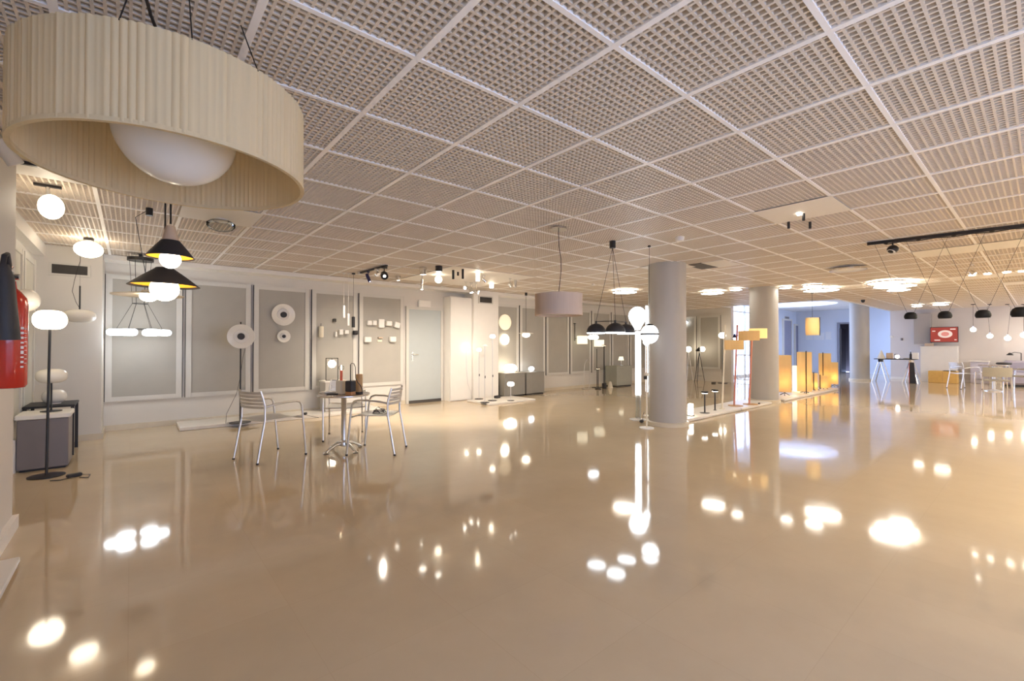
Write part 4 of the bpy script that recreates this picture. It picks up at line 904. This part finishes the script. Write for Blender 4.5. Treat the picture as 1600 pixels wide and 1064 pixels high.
def leaner(label, px, y, shade, m, pole_r, top_py, sh_px, sh_py, shm, base=True, bm=None):
    q = plat(px, y); d = dep(q); t = thing('leaning_floor_lamp', label, 'lamp', q, 0, 'leaning drum shade lamps')
    lean = .16; zt = hgt(top_py, d)-PZ
    obj('pole', MB().tube([(0,0,.01),(lean,.0,zt)], pole_r, 10), m, t)
    if base: obj('base', MB().lathe([(0,0),(.14,0),(.14,.010),(.03,.018),(0,.018)],36,(.06,0,0)), bm or WOOD, t)
    else: obj('base', MB().lathe([(0,0),(.05,0),(.05,.012),(0,.015)],24), m, t)
    zs = hgt(sh_py, d)-PZ; c = at(sh_px, sh_py, d)-q; h = mm(15, d)
    obj('shade', MB().shell([(mm(shade,d), -h/2),(mm(shade,d), h/2)], .005, 48, (c.x, c.y, zs)), shm, t)
    f_ = zs/zt; obj('arm', MB().tube([(lean*f_,0,zs),(c.x,c.y,zs)], .007, 8).tube([(c.x-mm(shade,d)*.9,c.y,zs),(c.x+mm(shade,d)*.9,c.y,zs)], .004, 6), m, t); obj('bulb', ball(.04,(c.x,c.y,zs-.03)), LITW, t)
leaner('leaning cream pole floor lamp with an ochre drum shade', 1128, 4.02, 13.5, CREAM, .016, 507, 1147, 539, SHADEY, False)
leaner('leaning terracotta pole floor lamp on a wooden disc, next to the cream one', 1147, 4.05, 15, REDM, .018, 507, 1170, 524.5, SHADEY, True)
leaner('terracotta pole floor lamp with a brightly lit shade against the second column', 1170.5, 3.95, 13, REDM, .018, 522, 1184, 521, SHADEY2, True)
p = plat(1186, 3.86); solo('foot_switch', MB().rbox((0,0,.012),(.07,.035,.024),.006), BLACKM, 'small black foot switch on the platform edge before the second column', 'switch', p, .2)

# parchment lanterns on the far platform
def lantern(label, px, y, wpx, top, bot, m, post=None, legs=3, sq=True, name='lantern_lamp'):
    q = plat(px, y); d = dep(q); w_ = mm(wpx, d)*.86; z0, z1 = hgt(bot, d)-PZ, hgt(top, d)-PZ
    t = thing(name, label, 'lamp', q, -(YAW+math.atan((px-800)/FPX)) if sq else 0, 'parchment lanterns')
    if sq:
        h2 = w_/2; s = MB(); th = .004
        for cx, cy, sx, sy in ((0,-h2,w_,th),(0,h2,w_,th),(-h2,0,th,w_),(h2,0,th,w_)): s.box((cx,cy,(z0+z1)/2),(sx,sy,z1-z0), 0)
        if m is SHADEK:
            nb = 9
            for k in range(1, nb):
                for sg in (-1, 1): s.box((-h2+w_*k/nb, sg*(h2+.004),(z0+z1)/2),(.006,.004,z1-z0-.004)); s.box((sg*(h2+.004),-h2+w_*k/nb,(z0+z1)/2),(.004,.006,z1-z0-.004))
        obj('shade', s, m, t, smooth=False)
    else: obj('shade', MB().shell([(w_/2,z0),(w_/2,z1)],.004,48), m, t)
    obj('bulb', MB().cyl((0,0,0), .028, z0+(z1-z0)*.15, z0+(z1-z0)*.45, 14), LITL, t)
    obj('stem', MB().cyl((0,0,0), .008, .005, z0+(z1-z0)*.26, 8), BLACK, t)
    for k in range(legs):
        a = 2*PI*k/legs+.5; obj('leg', MB().tube([(0,0,max(.04, z0-.02)),(.11*math.cos(a), .11*math.sin(a), .009)], .009, 6), BLACK, t)
    if post:
        pp = (-w_*.52+post*w_*.1, -w_/2-.02)
        obj('post', MB().box((w_*post, -w_/2-.014,(z1+.03)/2),(.022,.022,z1+.03)), BLACK, t, smooth=False)
    return t
lantern('tall ochre parchment lantern on black tripod legs just past the second column', 1226, 4.10, 21, 555, 612, SHADEY, legs=3)
lantern('white drum lantern, the only white one on the platform', 1245.5, 4.26, 15, 571.5, 612, SHADEW, sq=False)
lantern('tallest ribbed parchment lantern with a black post down its middle', 1257, 4.00, 22, 550, 611, SHADEK, post=.12)
lantern('small narrow parchment lantern between two black posts', 1273.5, 4.05, 8, 583, 609, SHADEK, post=-.25)
lantern('small square parchment lantern framed by black posts', 1287, 4.02, 12, 587, 606, SHADEK, post=-.45)
lantern('tall ribbed parchment lantern standing behind the small square one', 1289, 4.36, 18, 552, 606, SHADEK, post=-.15)
lantern('medium ribbed parchment lantern on three black legs at the platform end', 1304, 4.0, 10.5, 566, 600, SHADEK, legs=3)
d = 11.0; zc = hgt(523.5, d)
t = pendant('lantern_pendant', 'lit ribbed lantern pendant with a dark stripe hanging before the lobby', 'lamp', 1269.5, d, zc, [('shade', MB().shell([(.135,0),(.142,.06),(.145,.21),(.142,.36),(.135,.42)],.004,40), SHADEK), ('>bulb', MB().cyl((0,0,0),.03,.12,.30,14), LITW), ('stripe', MB().box((.05,-.142,.21),(.024,.012,.44)), BLACKM), ('top_bar', MB().box((0,0,.42),(.27,.014,.014)), BLACK)], (.03,.03), .004, top=.42)

# ------------------------------------------------------------------ end wall lamps
p = onX(1093, 594, 15.25); p.z = 0; d = dep(p)
t = thing('tripod_lamp', 'black tripod floor lamp with a cone head lighting the end wall panel', 'lamp', p); hz = hgt(549, d)
for k, (dx, dy) in enumerate(((.0,.18),(.05,-.16),(-.16,.0))): obj('leg', MB().tube([(0,0,hz-.03),(dx,dy,0)], .010, 8), BLACK, t)
obj('head', MB().lathe([(.02,-.08),(.03,-.06),(.085,.08),(.08,.08),(.02,-.07)],28,(0,.05,hz+.05),(.5,-.6,.3)), BLACKM, t); obj('globe', ball(.09,(.06,-.08,hz+.08)), LIT, t); obj('shelf', MB().lathe([(0,.2),(.10,.2),(.10,.206),(0,.206)],20), BLACK, t)
p = onX(1076, 594, 15.3); p.z = 0; d = dep(p)
t = thing('globe_floor_lamp', 'lit globe floor lamp standing in the far room corner before the end wall panels', 'lamp', p); hz = hgt(547, d)
for k, (dx, dy) in enumerate(((.05,-.14),(.0,.13),(-.13,.0))): obj('leg', MB().tube([(0,0,hz-.05),(dx,dy,0)], .008, 8), ALU, t)
obj('globe', ball(.10,(0,0,hz+.03)), LIT, t); obj('collar', MB().cyl((0,0,0),.03,hz-.08,hz-.04,14), ALU, t)
p = onX(1129, 598, 15.2); p.z = 0; d = dep(p)
t = thing('globe_floor_lamp', 'lit globe on a tall black pole beside the lobby opening', 'lamp', p); hz = hgt(524, d); obj('base', MB().lathe([(0,0),(.15,0),(.15,.012),(0,.02)],28), BLACK, t); obj('pole', MB().cyl((0,0,0),.014,.01,hz-.05,10), BLACK, t); obj('globe', MB().ell((0,0,hz), .115, .10), LIT, t)
d = 14.2; pendant('cone_pendant', 'small dark blue cone pendant hanging before the bright lobby opening', 'lamp', 1148, d, hgt(528, d), [('shade', MB().shell([(.07,0),(.02,.12),(.01,.13)],.004,28), mat('navy_enamel',(.02,.025,.12),.3,noise=.1)), ('bulb', ball(.04,(0,0,-.01)), LITC)], (.03,.02), .003, top=.12, canmat=WHITE, cordmat=WHITE)
p = onX(1073, 503, EX-.06); t = thing('wall_spot', 'small bluish lit wall spot high on the end wall beside the first column', 'lamp', (EX-.024, p.y, p.z)); obj('mount', MB().box((-.012,0,0),(.024,.08,.08)), BLACKM, t, smooth=False); obj('head', MB().ell((-.07,0,-.02), .06, .045), LITC, t)
solo('plug_box', MB().rbox((0,0,.02),(.16,.09,.04),.008), BLACKM, 'black plug box on the floor before the end wall', 'adapter', Vector((14.9, onX(1115,597,14.9).y, 0)))
# lobby stair railing
t = thing('stair_railing', 'pale baluster railing in the bright lobby opening', 'railing', (16.25, 6.25, 0))
obj('top_rail', MB().box((0,0,.93),(.04,1.5,.04)), WHITE, t, smooth=False); obj('bottom_rail', MB().box((0,0,.08),(.03,1.5,.03)), WHITE, t, smooth=False)
for k in range(13): obj('baluster', MB().cyl((0,-.73+k*1.46/12,0),.011,.0 if k in (0,12) else .07,.92,10), ALU, t)
obj('brace', MB().tube([(.03,-.7,.75),(.03,.1,.1)],.012,8), ALU, t)
# papers on lobby wall
for px0, px1, py0, py1, lab in ((1259,1270,520,531,'pale paper sheet on the lobby wall behind the lantern pendant'),(1271.5,1288,520,531,'wide pale paper sheet in the middle of the lobby wall'),(1290,1299,518.5,530.5,'white paper sheet on the lobby wall nearest the dark doorway')):
    a, b2 = onX(px0, py0, LOBX), onX(px1, py1, LOBX); t = solo('wall_notice', MB().box((-.006,0,0),(.012,abs(a.y-b2.y),abs(a.z-b2.z))), mat('paper_%d' % px0,(.66,.68,.72),.6,noise=.03), lab, 'notice', (LOBX,(a.y+b2.y)/2,(a.z+b2.z)/2))
p = onY(1229.5, 497, LOBY1); t = thing('door_sign', 'small grey sign above the lobby side door', 'sign', (p.x, LOBY1, p.z)); obj('plate', MB().box((0,-.01,0),(.5,.02,.13)), GREYBOX, t, smooth=False); obj('edge', MB().box((0,-.006,0),(.53,.012,.16)), FRAME, t, smooth=False)

# ------------------------------------------------------------------ disc lights on the ceiling
def disc(px, py, rpx, lab, lit=True, drop=.045, hgroup='round ceiling disc lights'):
    v = onZ(px, py, CEIL-drop); d = dep(v); r = mm(rpx, d)
    t = thing('ceiling_disc_light', lab, 'lamp', (v.x, v.y, CEIL-.004), 0, hgroup)
    obj('mount', MB().cyl((0,0,0), min(r*.5,.08), -drop+.012, 0, 24), WHITE, t)
    obj('rim', MB().shell([(r,-drop-.012),(r,-drop+.014)],.012,56), CHROME, t)
    obj('diffuser', MB().lathe([(0,-drop-.03),(r*.6,-drop-.024),(r-.013,-drop-.006),(r-.013,-drop+.012),(0,-drop+.012)],56), LITD if lit else OPAL, t)
disc(976, 456, 19, 'lit ceiling disc behind the triple dome pendant'); disc(1113, 457.5, 17, 'lit ceiling disc between the first and second columns'); disc(1283, 453, 24, 'large lit ceiling disc above the lantern pendant')
disc(1269, 446, 13, 'small lit ceiling disc behind the large one near the second column', True, .02); disc(1325, 421, 24, 'unlit white ceiling disc between the lit ones', False)
disc(1386, 441, 25, 'lit ceiling disc mounted highest of the overlapping trio', True, .03); disc(1398, 446.5, 27, 'widest lit ceiling disc in the overlapping trio', True, .08); disc(1404, 452.5, 15, 'smallest lit ceiling disc hanging lowest of the overlapping trio', True, .13)
disc(1150, 452, 9, 'thin lit ceiling disc glimpsed beside the second column', True, .03); disc(1227, 449, 9, 'small lit spot disc just past the second column', True, .03)
disc(1433, 478, 7, 'lit ceiling disc next to the far wall above the trestle table'); disc(1470, 475.5, 10, 'lit ceiling cluster disc above the red screen')

for i, (x, y) in enumerate(((5.4,-1.3),(8.2,-1.3),(11.2,-1.3),(14.2,-1.3),(17.2,-1.3),(20.4,-1.2))):  # added row of discs out of view, warm ambient fill for the room
    t = thing('ceiling_disc_light', 'added warm fill disc in the unseen row along the glazed front wall', 'lamp', (x, y, CEIL-.004), 0, 'ceiling discs along the glazed front')
    obj('mount', MB().cyl((0,0,0), .08, -.04, 0, 24), WHITE, t); obj('rim', MB().shell([(.40,-.06),(.40,-.03)],.012,56), CHROME, t)
    obj('diffuser', MB().lathe([(0,-.075),(.25,-.07),(.387,-.052),(.387,-.034),(0,-.034)],56), LIT_FILL, t)

# ------------------------------------------------------------------ right side: track with domes
A_, B2 = onZ(1355, 382, CEIL-.03), onZ(1612, 352, CEIL-.03)
dv = B2-A_; dv.z = 0; TL = dv.length+1.0; ux = dv.normalized(); mid = A_+ux*(TL/2); rz = math.atan2(ux.y, ux.x)
t = thing('pendant_track', 'long black ceiling track feeding the black dome pendants', 'track', (mid.x, mid.y, CEIL-.004), rz)
obj('rail', MB().box((0,0,-.02),(TL,.035,.036)), BLACK, t, smooth=False)
for k in range(9): obj('drape_hook', MB().lathe([(0,-.055),(.012,-.05),(.03,-.036),(0,-.036)],12,(-TL/2+.18+k*.30,0,0)), BLACK, t)
obj('drape_cable', MB().tube([(-TL/2+.18+k*.15,0,-.052 if k % 2 == 0 else -.04) for k in range(17)], .006, 6), BLACK, t)
def track_pt(px):
    # place on the track line seen in image column px
    v = ray(px, 400); n = Vector((-v.y, v.x)); den = n.x*ux.x+n.y*ux.y; s = -(n.x*A_.x+n.y*A_.y)/den; return A_+ux*s
hooks = []
for px, py, wpx, lab in ((1422, 492.5, 16, 'black dome pendant nearest the lobby column'), (1475.5, 491.5, 17, 'black dome pendant in front of the red screen'), (1535, 490.5, 18.5, 'black dome pendant between the first hanging globes'), (1594, 489, 23, 'black dome pendant at the picture edge, last of its row')):
    q = track_pt(px); d = dep(q); z = hgt(py+6, d); r = mm(wpx, d)/2; h = r*1.35
    t = thing('dome_pendant', lab, 'lamp', (q.x, q.y, CEIL-.045), rz, 'black dome pendants')
    pr = [(r*.86,0),(r,h*.25),(r*.97,h*.5),(r*.8,h*.8),(r*.45,h*.98),(.01,h)]
    o = obj('dome', MB().shell(pr,.004,36,(0,0,z-CEIL+.045)), DOMEM, t); obj('diffuser', MB().lathe([(0,.012),(r*.84,.012),(r*.84,.016),(0,.016)],32,(0,0,z-CEIL+.045)), OPAL, o)
    for s in (-1, 1): obj('suspension_wire', MB().tube([(s*.33,0,0),(s*r*.5,0,z-CEIL+.045+h*.9)],.0018,6), BLACK, t)
q = track_pt(1395); t = thing('track_spotlight', 'black ball spotlight hanging from the start of the black track', 'spotlight', (q.x, q.y, CEIL-.04), rz); obj('stem', MB().cyl((0,0,0),.008,-.05,0,10), BLACK, t); obj('lamp_head', MB().ell((0,0,-.085),.058,.05), BLACK, t); obj('lens', MB().lathe([(0,.045),(.04,.045),(.045,.02),(0,.02)],24,(0,0,-.085),(-.4,-.5,-.8)), OPAL, t)
# hanging globes near the far wall
for px, py0, py, r, lab, sw in ((1521, 478, 515, .07, 'lit globe pendant hanging highest and closest to the red screen', 0), (1547, 477.5, 525, .07, 'lit globe pendant hanging low between two others', .06), (1574.5, 476, 528.5, .075, 'lowest lit globe pendant, above the round dark stool', -.08), (1600, 474, 523.5, .08, 'lit globe pendant at the picture edge above the desk lamp', 0)):
    d = 14.2; pendant('globe_pendant', lab, 'lamp', px, d, hgt(py, d), [('globe', ball(r), LIT), ('cap', MB().cyl((0,0,0),.022,r*.95,r+.04,14), CHROME)], (.05,.02), .004, top=r+.03, group='white globe pendants by the far wall', swag=(sw, sw) if sw else None)
# lit dots on the second ceiling board strip
for i, (px, py) in enumerate(((1519,430),(1543,428),(1573,425.5),(1597,424))):
    v = onZ(px, py, CEIL-.01); t = thing('recessed_spot', ['recessed lit spot in the ceiling strip, nearest the lit disc trio','second recessed lit spot in the ceiling strip','third recessed lit spot in the ceiling strip, above the globes','last recessed lit spot in the ceiling strip at the picture edge'][i], 'lamp', (v.x, v.y, CEIL-.0055), 0, 'recessed spots in the ceiling strip')
    obj('ring', MB().shell([(.06,-.012),(.06,0)],.012,28), CHROME, t); obj('lens', MB().cyl((0,0,0),.047,-.008,0,24), LITS, t)
spot('spotlight', 1521, 7.2, 'small lit swivel spotlight hanging between the two ceiling strips', CHROME, 'head', .14, .03, .08, (-.3,-.6,-.6), group='ceiling spotlights')

# ------------------------------------------------------------------ far wall furniture
# upper grey cabinet, screen, counter
cy0, cy1 = onX(1500, 540, RX-.3).y, onX(1430, 540, RX-.3).y
t = thing('wall_cabinet', 'grey upper wall block above the white counter, beside the red screen', 'cabinet', (RX, (onX(1430,540,RX).y+onX(1456,540,RX).y)/2, 1.30)); wcab = abs(onX(1430,540,RX).y-onX(1457,540,RX).y)
obj('body', MB().box((-.10,0,.56),(.20,wcab,1.12)), mat('warm_grey',(.42,.39,.37),.5,noise=.04), t, smooth=False); obj('shelf_edge', MB().box((-.11,0,0),(.22,wcab+.02,.03)), FRAME, t, smooth=False)
a, b2 = onX(1454, 512, RX-.42), onX(1496.5, 534, RX-.42); sw_, sh_ = abs(a.y-b2.y), abs(a.z-b2.z)
t = thing('wall_screen', 'screen showing a white oval dish on red, above the white counter', 'screen', (RX-.40, (a.y+b2.y)/2, (a.z+b2.z)/2))
obj('casing', MB().rbox((.01,0,0),(.05,sw_+.03,sh_+.03),.008), BLACKM, t); s = obj('screen', MB().box((-.017,0,0),(.008,sw_,sh_)), TVRED, t, smooth=False); obj('wall_arm', MB().box((.215,0,0),(.37,.08,.08)), BLACKM, t, smooth=False)
obj('dish_picture', MB().lathe([(0,0),(sw_*.27,0),(sw_*.27,.003),(0,.003)],40,(0,0,0),(-1,0,0)), TVWHITE, s).location = (-.0215,-.03,.02)
obj('dish_filling', MB().lathe([(0,0),(sw_*.15,0),(sw_*.15,.002),(0,.002)],32,(0,0,0),(-1,0,0)), TVPINK, s).location = (-.026,-.03,.02)
for o in s.children: o.scale = (1,1,.72)
obj('caption', MB().box((-.022,-sw_*.33,sh_*.37),(.003,sw_*.2,sh_*.08)).box((-.022,sw_*.38,sh_*.25),(.003,sw_*.12,sh_*.07)).box((-.022,sw_*.25,-sh_*.38),(.003,sw_*.22,sh_*.08)).box((-.022,-sw_*.42,-sh_*.36),(.003,sw_*.08,sh_*.06)), TVWHITE, s, smooth=False)
a, b2 = onX(1437.5, 541, RX-.55), onX(1496, 541, RX-.55); cw = abs(a.y-b2.y)
t = thing('service_counter', 'tall white counter block under the red screen', 'counter', (RX-.30, (a.y+b2.y)/2, 0)); obj('body', MB().box((0,0,.60),(.50,cw-.02,1.20)), WHITE, t, smooth=False); obj('top', MB().rbox((0,0,1.22),(.54,cw,.04),.006), WHITE, t)
solo('counter_box', MB().rbox((0,0,.05),(.2,.22,.10),.008), TAN, 'small tan box lying on top of the white counter', 'box', (RX-.30, (a.y+b2.y)/2+cw*.28, 1.24))
p = Vector((RX-.95, onX(1474, 590, RX-.95).y, 0))
t = thing('wood_crate', 'yellow wooden box bench in front of the white counter', 'crate', p); obj('body', MB().rbox((0,0,.20),(.40,.72,.40),.01), CRATE, t); obj('lid', MB().rbox((0,-.15,.408),(.36,.3,.016),.004), BLACKM, t); obj('joint', MB().box((-.201,.0,.2),(.006,.012,.38)), WOOD, t, smooth=False)
for px, py, lab in ((1393,526,'white round thermostat on the far wall'),(1409,530,'grey small switch on the far wall beside the thermostat')):
    p = onX(px, py, RX); solo('wall_switch', MB().lathe([(0,0),(.05,0),(.05,.02),(.04,.03),(0,.03)],20,(0,0,0),(-1,0,0)) if 'round' in lab else MB().rbox((-.012,0,0),(.024,.06,.09),.004), WHITE if 'white' in lab else GREYBOX, lab, 'switch', (RX,p.y,p.z))
# trestle table
ty0, ty1, TXX = onX(1432, 560, 20.1).y, onX(1369, 560, 20.1).y, 20.1
tyc = (ty0+ty1)/2; tl = abs(ty1-ty0); d = dep(Vector((TXX, tyc, .8))); th = hgt(560.5, d)
t = thing('trestle_table', 'dark topped trestle table with bright metal legs by the far wall', 'table', (TXX, tyc, 0))
obj('tabletop', MB().rbox((0,0,th-.012),(.70,tl,.024),.004), BLACKM, t)
for s in (-1, 1):
    o = obj('trestle', MB().box((0,s*tl*.38,th-.07),(.5,.06,.09)), BLACKM if s > 0 else ALU, t, smooth=False)
    for sx in (-1, 1):
        for sy in (-1, 1): obj('leg', MB().tube([(sx*.2,s*tl*.38+sy*.02,th-.05),(sx*.30,s*tl*.38+sy*.20,0)],.014,8), CHROME, o)
q = Vector((TXX-.1, tyc, th))
def tt(px): return Vector((TXX-.12, onX(px, 560, TXX-.12).y, th))
solo('cone_lamp', MB().lathe([(0,.30),(.01,.30),(.12,.0),(0,0)],32), CREAM, 'pale cone lamp at the end of the trestle table', 'lamp', tt(1377))
solo('tan_box', MB().rbox((.06,0,.10),(.16,.17,.20),.008), TAN, 'tan carton standing next to the pale cone lamp', 'box', tt(1389.5))
t = thing('ball_lamp', 'white ball lamp in a small black stand on the trestle table', 'lamp', tt(1402)); obj('ball', ball(.06,(0,0,.075)), LIT, t); obj('stand', MB().box((0,.06,.08),(.06,.015,.16)).box((0,0,.005),(.10,.12,.01)).box((0,.03,.155),(.06,.06,.012)), BLACK, t, smooth=False)
solo('dish', MB().lathe([(0,0),(.05,0),(.09,.035),(.085,.035),(.05,.008),(0,.008)],28), WHITE, 'shallow white dish on the trestle table', 'dish', tt(1416))
t = thing('bottle', 'slim dark bottle near the end of the trestle table', 'bottle', tt(1423)); obj('body', MB().lathe([(0,0),(.035,0),(.035,.15),(.015,.19),(.012,.25),(0,.25)],20), BLACKM, t); obj('cap', MB().cyl((0,0,0),.014,.25,.275,14), CHROME, t)
solo('white_block', MB().rbox((0,0,.11),(.13,.16,.22),.01), WHITE, 'upright white block at the trestle table end beside the bottle', 'block', tt(1430.5))
t = thing('folded_easel', 'black wedge shaped display board standing under the trestle table', 'board', Vector((TXX-.30, onX(1427, 580, TXX-.30).y, 0)))
obj('board', MB().prism([(-.11,0),(.07,0),(.02,.70),(-.09,.70)], -.02, .02, Matrix.Rotation(-PI/2,3,'Z')), BLACKM, t, smooth=False); obj('edge', MB().box((-.022,.10,.35),(.008,.012,.68)), CORAL, t, smooth=False)
# seats and round table
G2 = 'seats at the far round table'
def r_at(px, py): return onZ(px, py)
p = r_at(1553, 611); tp2 = p
t = thing('bistro_table', 'round metal table between the grey backed chairs near the globes', 'table', p); obj('tabletop', MB().lathe([(0,.70),(.30,.70),(.31,.71),(.30,.72),(0,.72)],40), TABTOP, t); obj('column', MB().cyl((0,0,0),.03,.05,.70,16), ALU, t); obj('foot', MB().lathe([(0,0),(.20,0),(.20,.015),(.05,.05),(0,.05)],32), ALU, t)
def soft_chair(lab, loc, rz):
    t = thing('tube_chair', lab, 'chair', loc, rz, G2)
    for s in (-1,1):
        obj('leg', MB().tube([(.23,.25*s,0),(.22,.25*s,.40),(.20,.25*s,.60),(.16,.25*s,.63),(-.10,.25*s,.63),(-.18,.245*s,.62)],.012,8), CHROME, t); obj('leg', MB().tube([(-.24,.24*s,0),(-.19,.24*s,.42),(-.20,.24*s,.64)],.012,8), CHROME, t)
    obj('seat', MB().rbox((.0,0,.44),(.42,.46,.035),.012), CHAIRG, t)
    n = 10; V = []; F = []
    for i in range(n+1):
        v = -1+2*i/n; x = -.20-.06*(1-v*v)
        for z, dx in ((.53,0),(.75,-.03),(.75,-.055),(.53,-.025)): V.append((x+dx,.25*v,z))
    for i in range(n):
        for k in range(4): F.append((i*4+k,i*4+(k+1)%4,(i+1)*4+(k+1)%4,(i+1)*4+k))
    F += [(3,2,1,0),(n*4,n*4+1,n*4+2,n*4+3)]
    obj('backrest', MB().add(V,F), CHAIRG, t); return t
sc1 = soft_chair('grey backed tube chair turned away, in front of the round metal table', onZ(1553, 622)+Vector((-.15,.0,0)), .35)
dup(sc1, onZ(1590, 614)+Vector((.2,-.05,0)), 1.2, 'grey backed tube chair at the picture edge beside the dark stool', G2)
dup(ch, onZ(1507, 607), -.75, 'slatted metal armchair alone near the yellow wooden box bench', G2)
p = onZ(1569, 606); t = thing('bar_stool', 'stool with a dark round padded top beside the far round table', 'stool', p); d = dep(p); hz = hgt(567, d); obj('seat', MB().lathe([(0,hz-.05),(.15,hz-.05),(.17,hz-.02),(.15,hz+.01),(0,hz+.015)],32), BLACKM, t)
for k in range(4): a = k*PI/2+.4; obj('leg', MB().tube([(.11*math.cos(a),.11*math.sin(a),hz-.05),(.19*math.cos(a),.19*math.sin(a),0)],.011,8), CHROME, t)
p = Vector((RX-1.0, onX(1604, 590, RX-1.0).y, 0)); t = thing('low_sofa', 'mauve low sofa at the far wall beside the desk lamp', 'sofa', p)
obj('seat', MB().rbox((0,0,.24),(.75,1.0,.36),.06), SOFAP, t); obj('backrest', MB().rbox((.30,0,.56),(.20,1.0,.46),.06), SOFAP, t); obj('base', MB().box((0,0,.03),(.6,.9,.06)), BLACKM, t, smooth=False)
p = Vector((RX-.35, onX(1531, 590, RX-.35).y, 0)); t = thing('white_stand', 'pale mauve stand behind the chairs at the far wall', 'stand', p); obj('body', MB().rbox((0,0,.36),(.3,.42,.72),.01), mat('mauve_laminate',(.50,.47,.53),.4,noise=.04), t); obj('top', MB().rbox((0,0,.735),(.34,.46,.03),.006), WHITE, t)
p = Vector((RX-.25, onX(1596, 590, RX-.25).y, 0)); t = thing('desk_lamp_stand', 'black angled reading lamp at the far wall behind the mauve sofa', 'lamp', p); zt = 1.02
obj('pole', MB().cyl((0,0,0),.012,.01,zt,10), BLACK, t); obj('base', MB().cyl((0,0,0),.13,0,.015), BLACK, t); obj('arm', MB().tube([(0,0,zt),(-.05,.14,zt+.03),(-.1,.22,zt-.02)],.010,8), BLACK, t); obj('head', MB().lathe([(.02,.08),(.09,0),(.085,0),(.015,.07),(.02,.08)],24,(-.1,.24,zt-.07)), BLACKM, t)

# ------------------------------------------------------------------ camera
cam = bpy.data.cameras.new('camera'); cam.sensor_width = 36; cam.lens = FPX/1600*36; cam.clip_start = .05; cam.clip_end = 200
co = bpy.data.objects.new('camera', cam); COL.objects.link(co); co.location = CAM; co.rotation_euler = (PI/2+PITCH, 0, -YAW); sc.camera = co

# ------------------------------------------------------------------ light
w = bpy.data.worlds.new('sky'); sc.world = w; w.use_nodes = True; bg = w.node_tree.nodes['Background']
bg.inputs['Color'].default_value = (.48,.62,1.0,1); bg.inputs['Strength'].default_value = 5.8
def portal(name, loc, rot, sx, sy):
    l = bpy.data.lights.new(name, 'AREA'); l.shape = 'RECTANGLE'; l.size = sx; l.size_y = sy; l.cycles.is_portal = True
    o = bpy.data.objects.new(name, l); COL.objects.link(o); o.location = loc; o.rotation_euler = rot
for a, b2 in wins: portal('daylight_portal', ((a+b2)/2, FY-.22, 1.25), (PI/2,0,0), b2-a, 2.3)
portal('daylight_portal', ((A+B_)/2, LOBY1+.25, 1.45), (-PI/2,0,0), B_-A, 2.9)
portal('daylight_portal', ((RX+LOBX)/2+.1, 3.55, 1.46), (PI/2,0,0), LOBX-RX-.2, 2.72)
portal('daylight_portal', (SKY.x, SKY.y, LOBZ+.36), (0,0,0), 2*SR, 2*SR)
def sp(px, d, tgt, power, ang=80, col=(1,.88,.74)):
    l = bpy.data.lights.new('spot_beam', 'SPOT'); l.energy = power; l.spot_size = math.radians(ang); l.spot_blend = .8; l.color = col; l.shadow_soft_size = .03
    o = bpy.data.objects.new('spot_beam', l); COL.objects.link(o); p = ceil_at(px, d); p.z = CEIL-.24; o.location = p
    o.rotation_euler = (Vector(tgt)-p).to_track_quat('-Z','Y').to_euler()
sp(575, 7.75, (3.4, 8.6, .6), 60, 110); sp(600, 7.32, (2.2, 6.5, 0), 90, 110); sp(661, 7.55, (4.6, 7.8, 0), 170, 120); sp(685, 7.4, (5.2, 7.6, 0), 170, 120)
sp(744, 9.15, (6.2, 8.6, 1.2), 14, 100); sp(797, 8.7, (7.5, 9, .8), 20)

sc.view_settings.view_transform = 'Standard'; sc.view_settings.look = 'None'; sc.view_settings.gamma = 1; sc.view_settings.use_curve_mapping = False
sc.view_settings.exposure = 0.08
cy = sc.cycles; cy.use_denoising = True; cy.max_bounces = 10; cy.diffuse_bounces = 6; cy.glossy_bounces = 4; cy.transmission_bounces = 6; cy.sample_clamp_indirect = 8; cy.caustics_reflective = False; cy.caustics_refractive = False
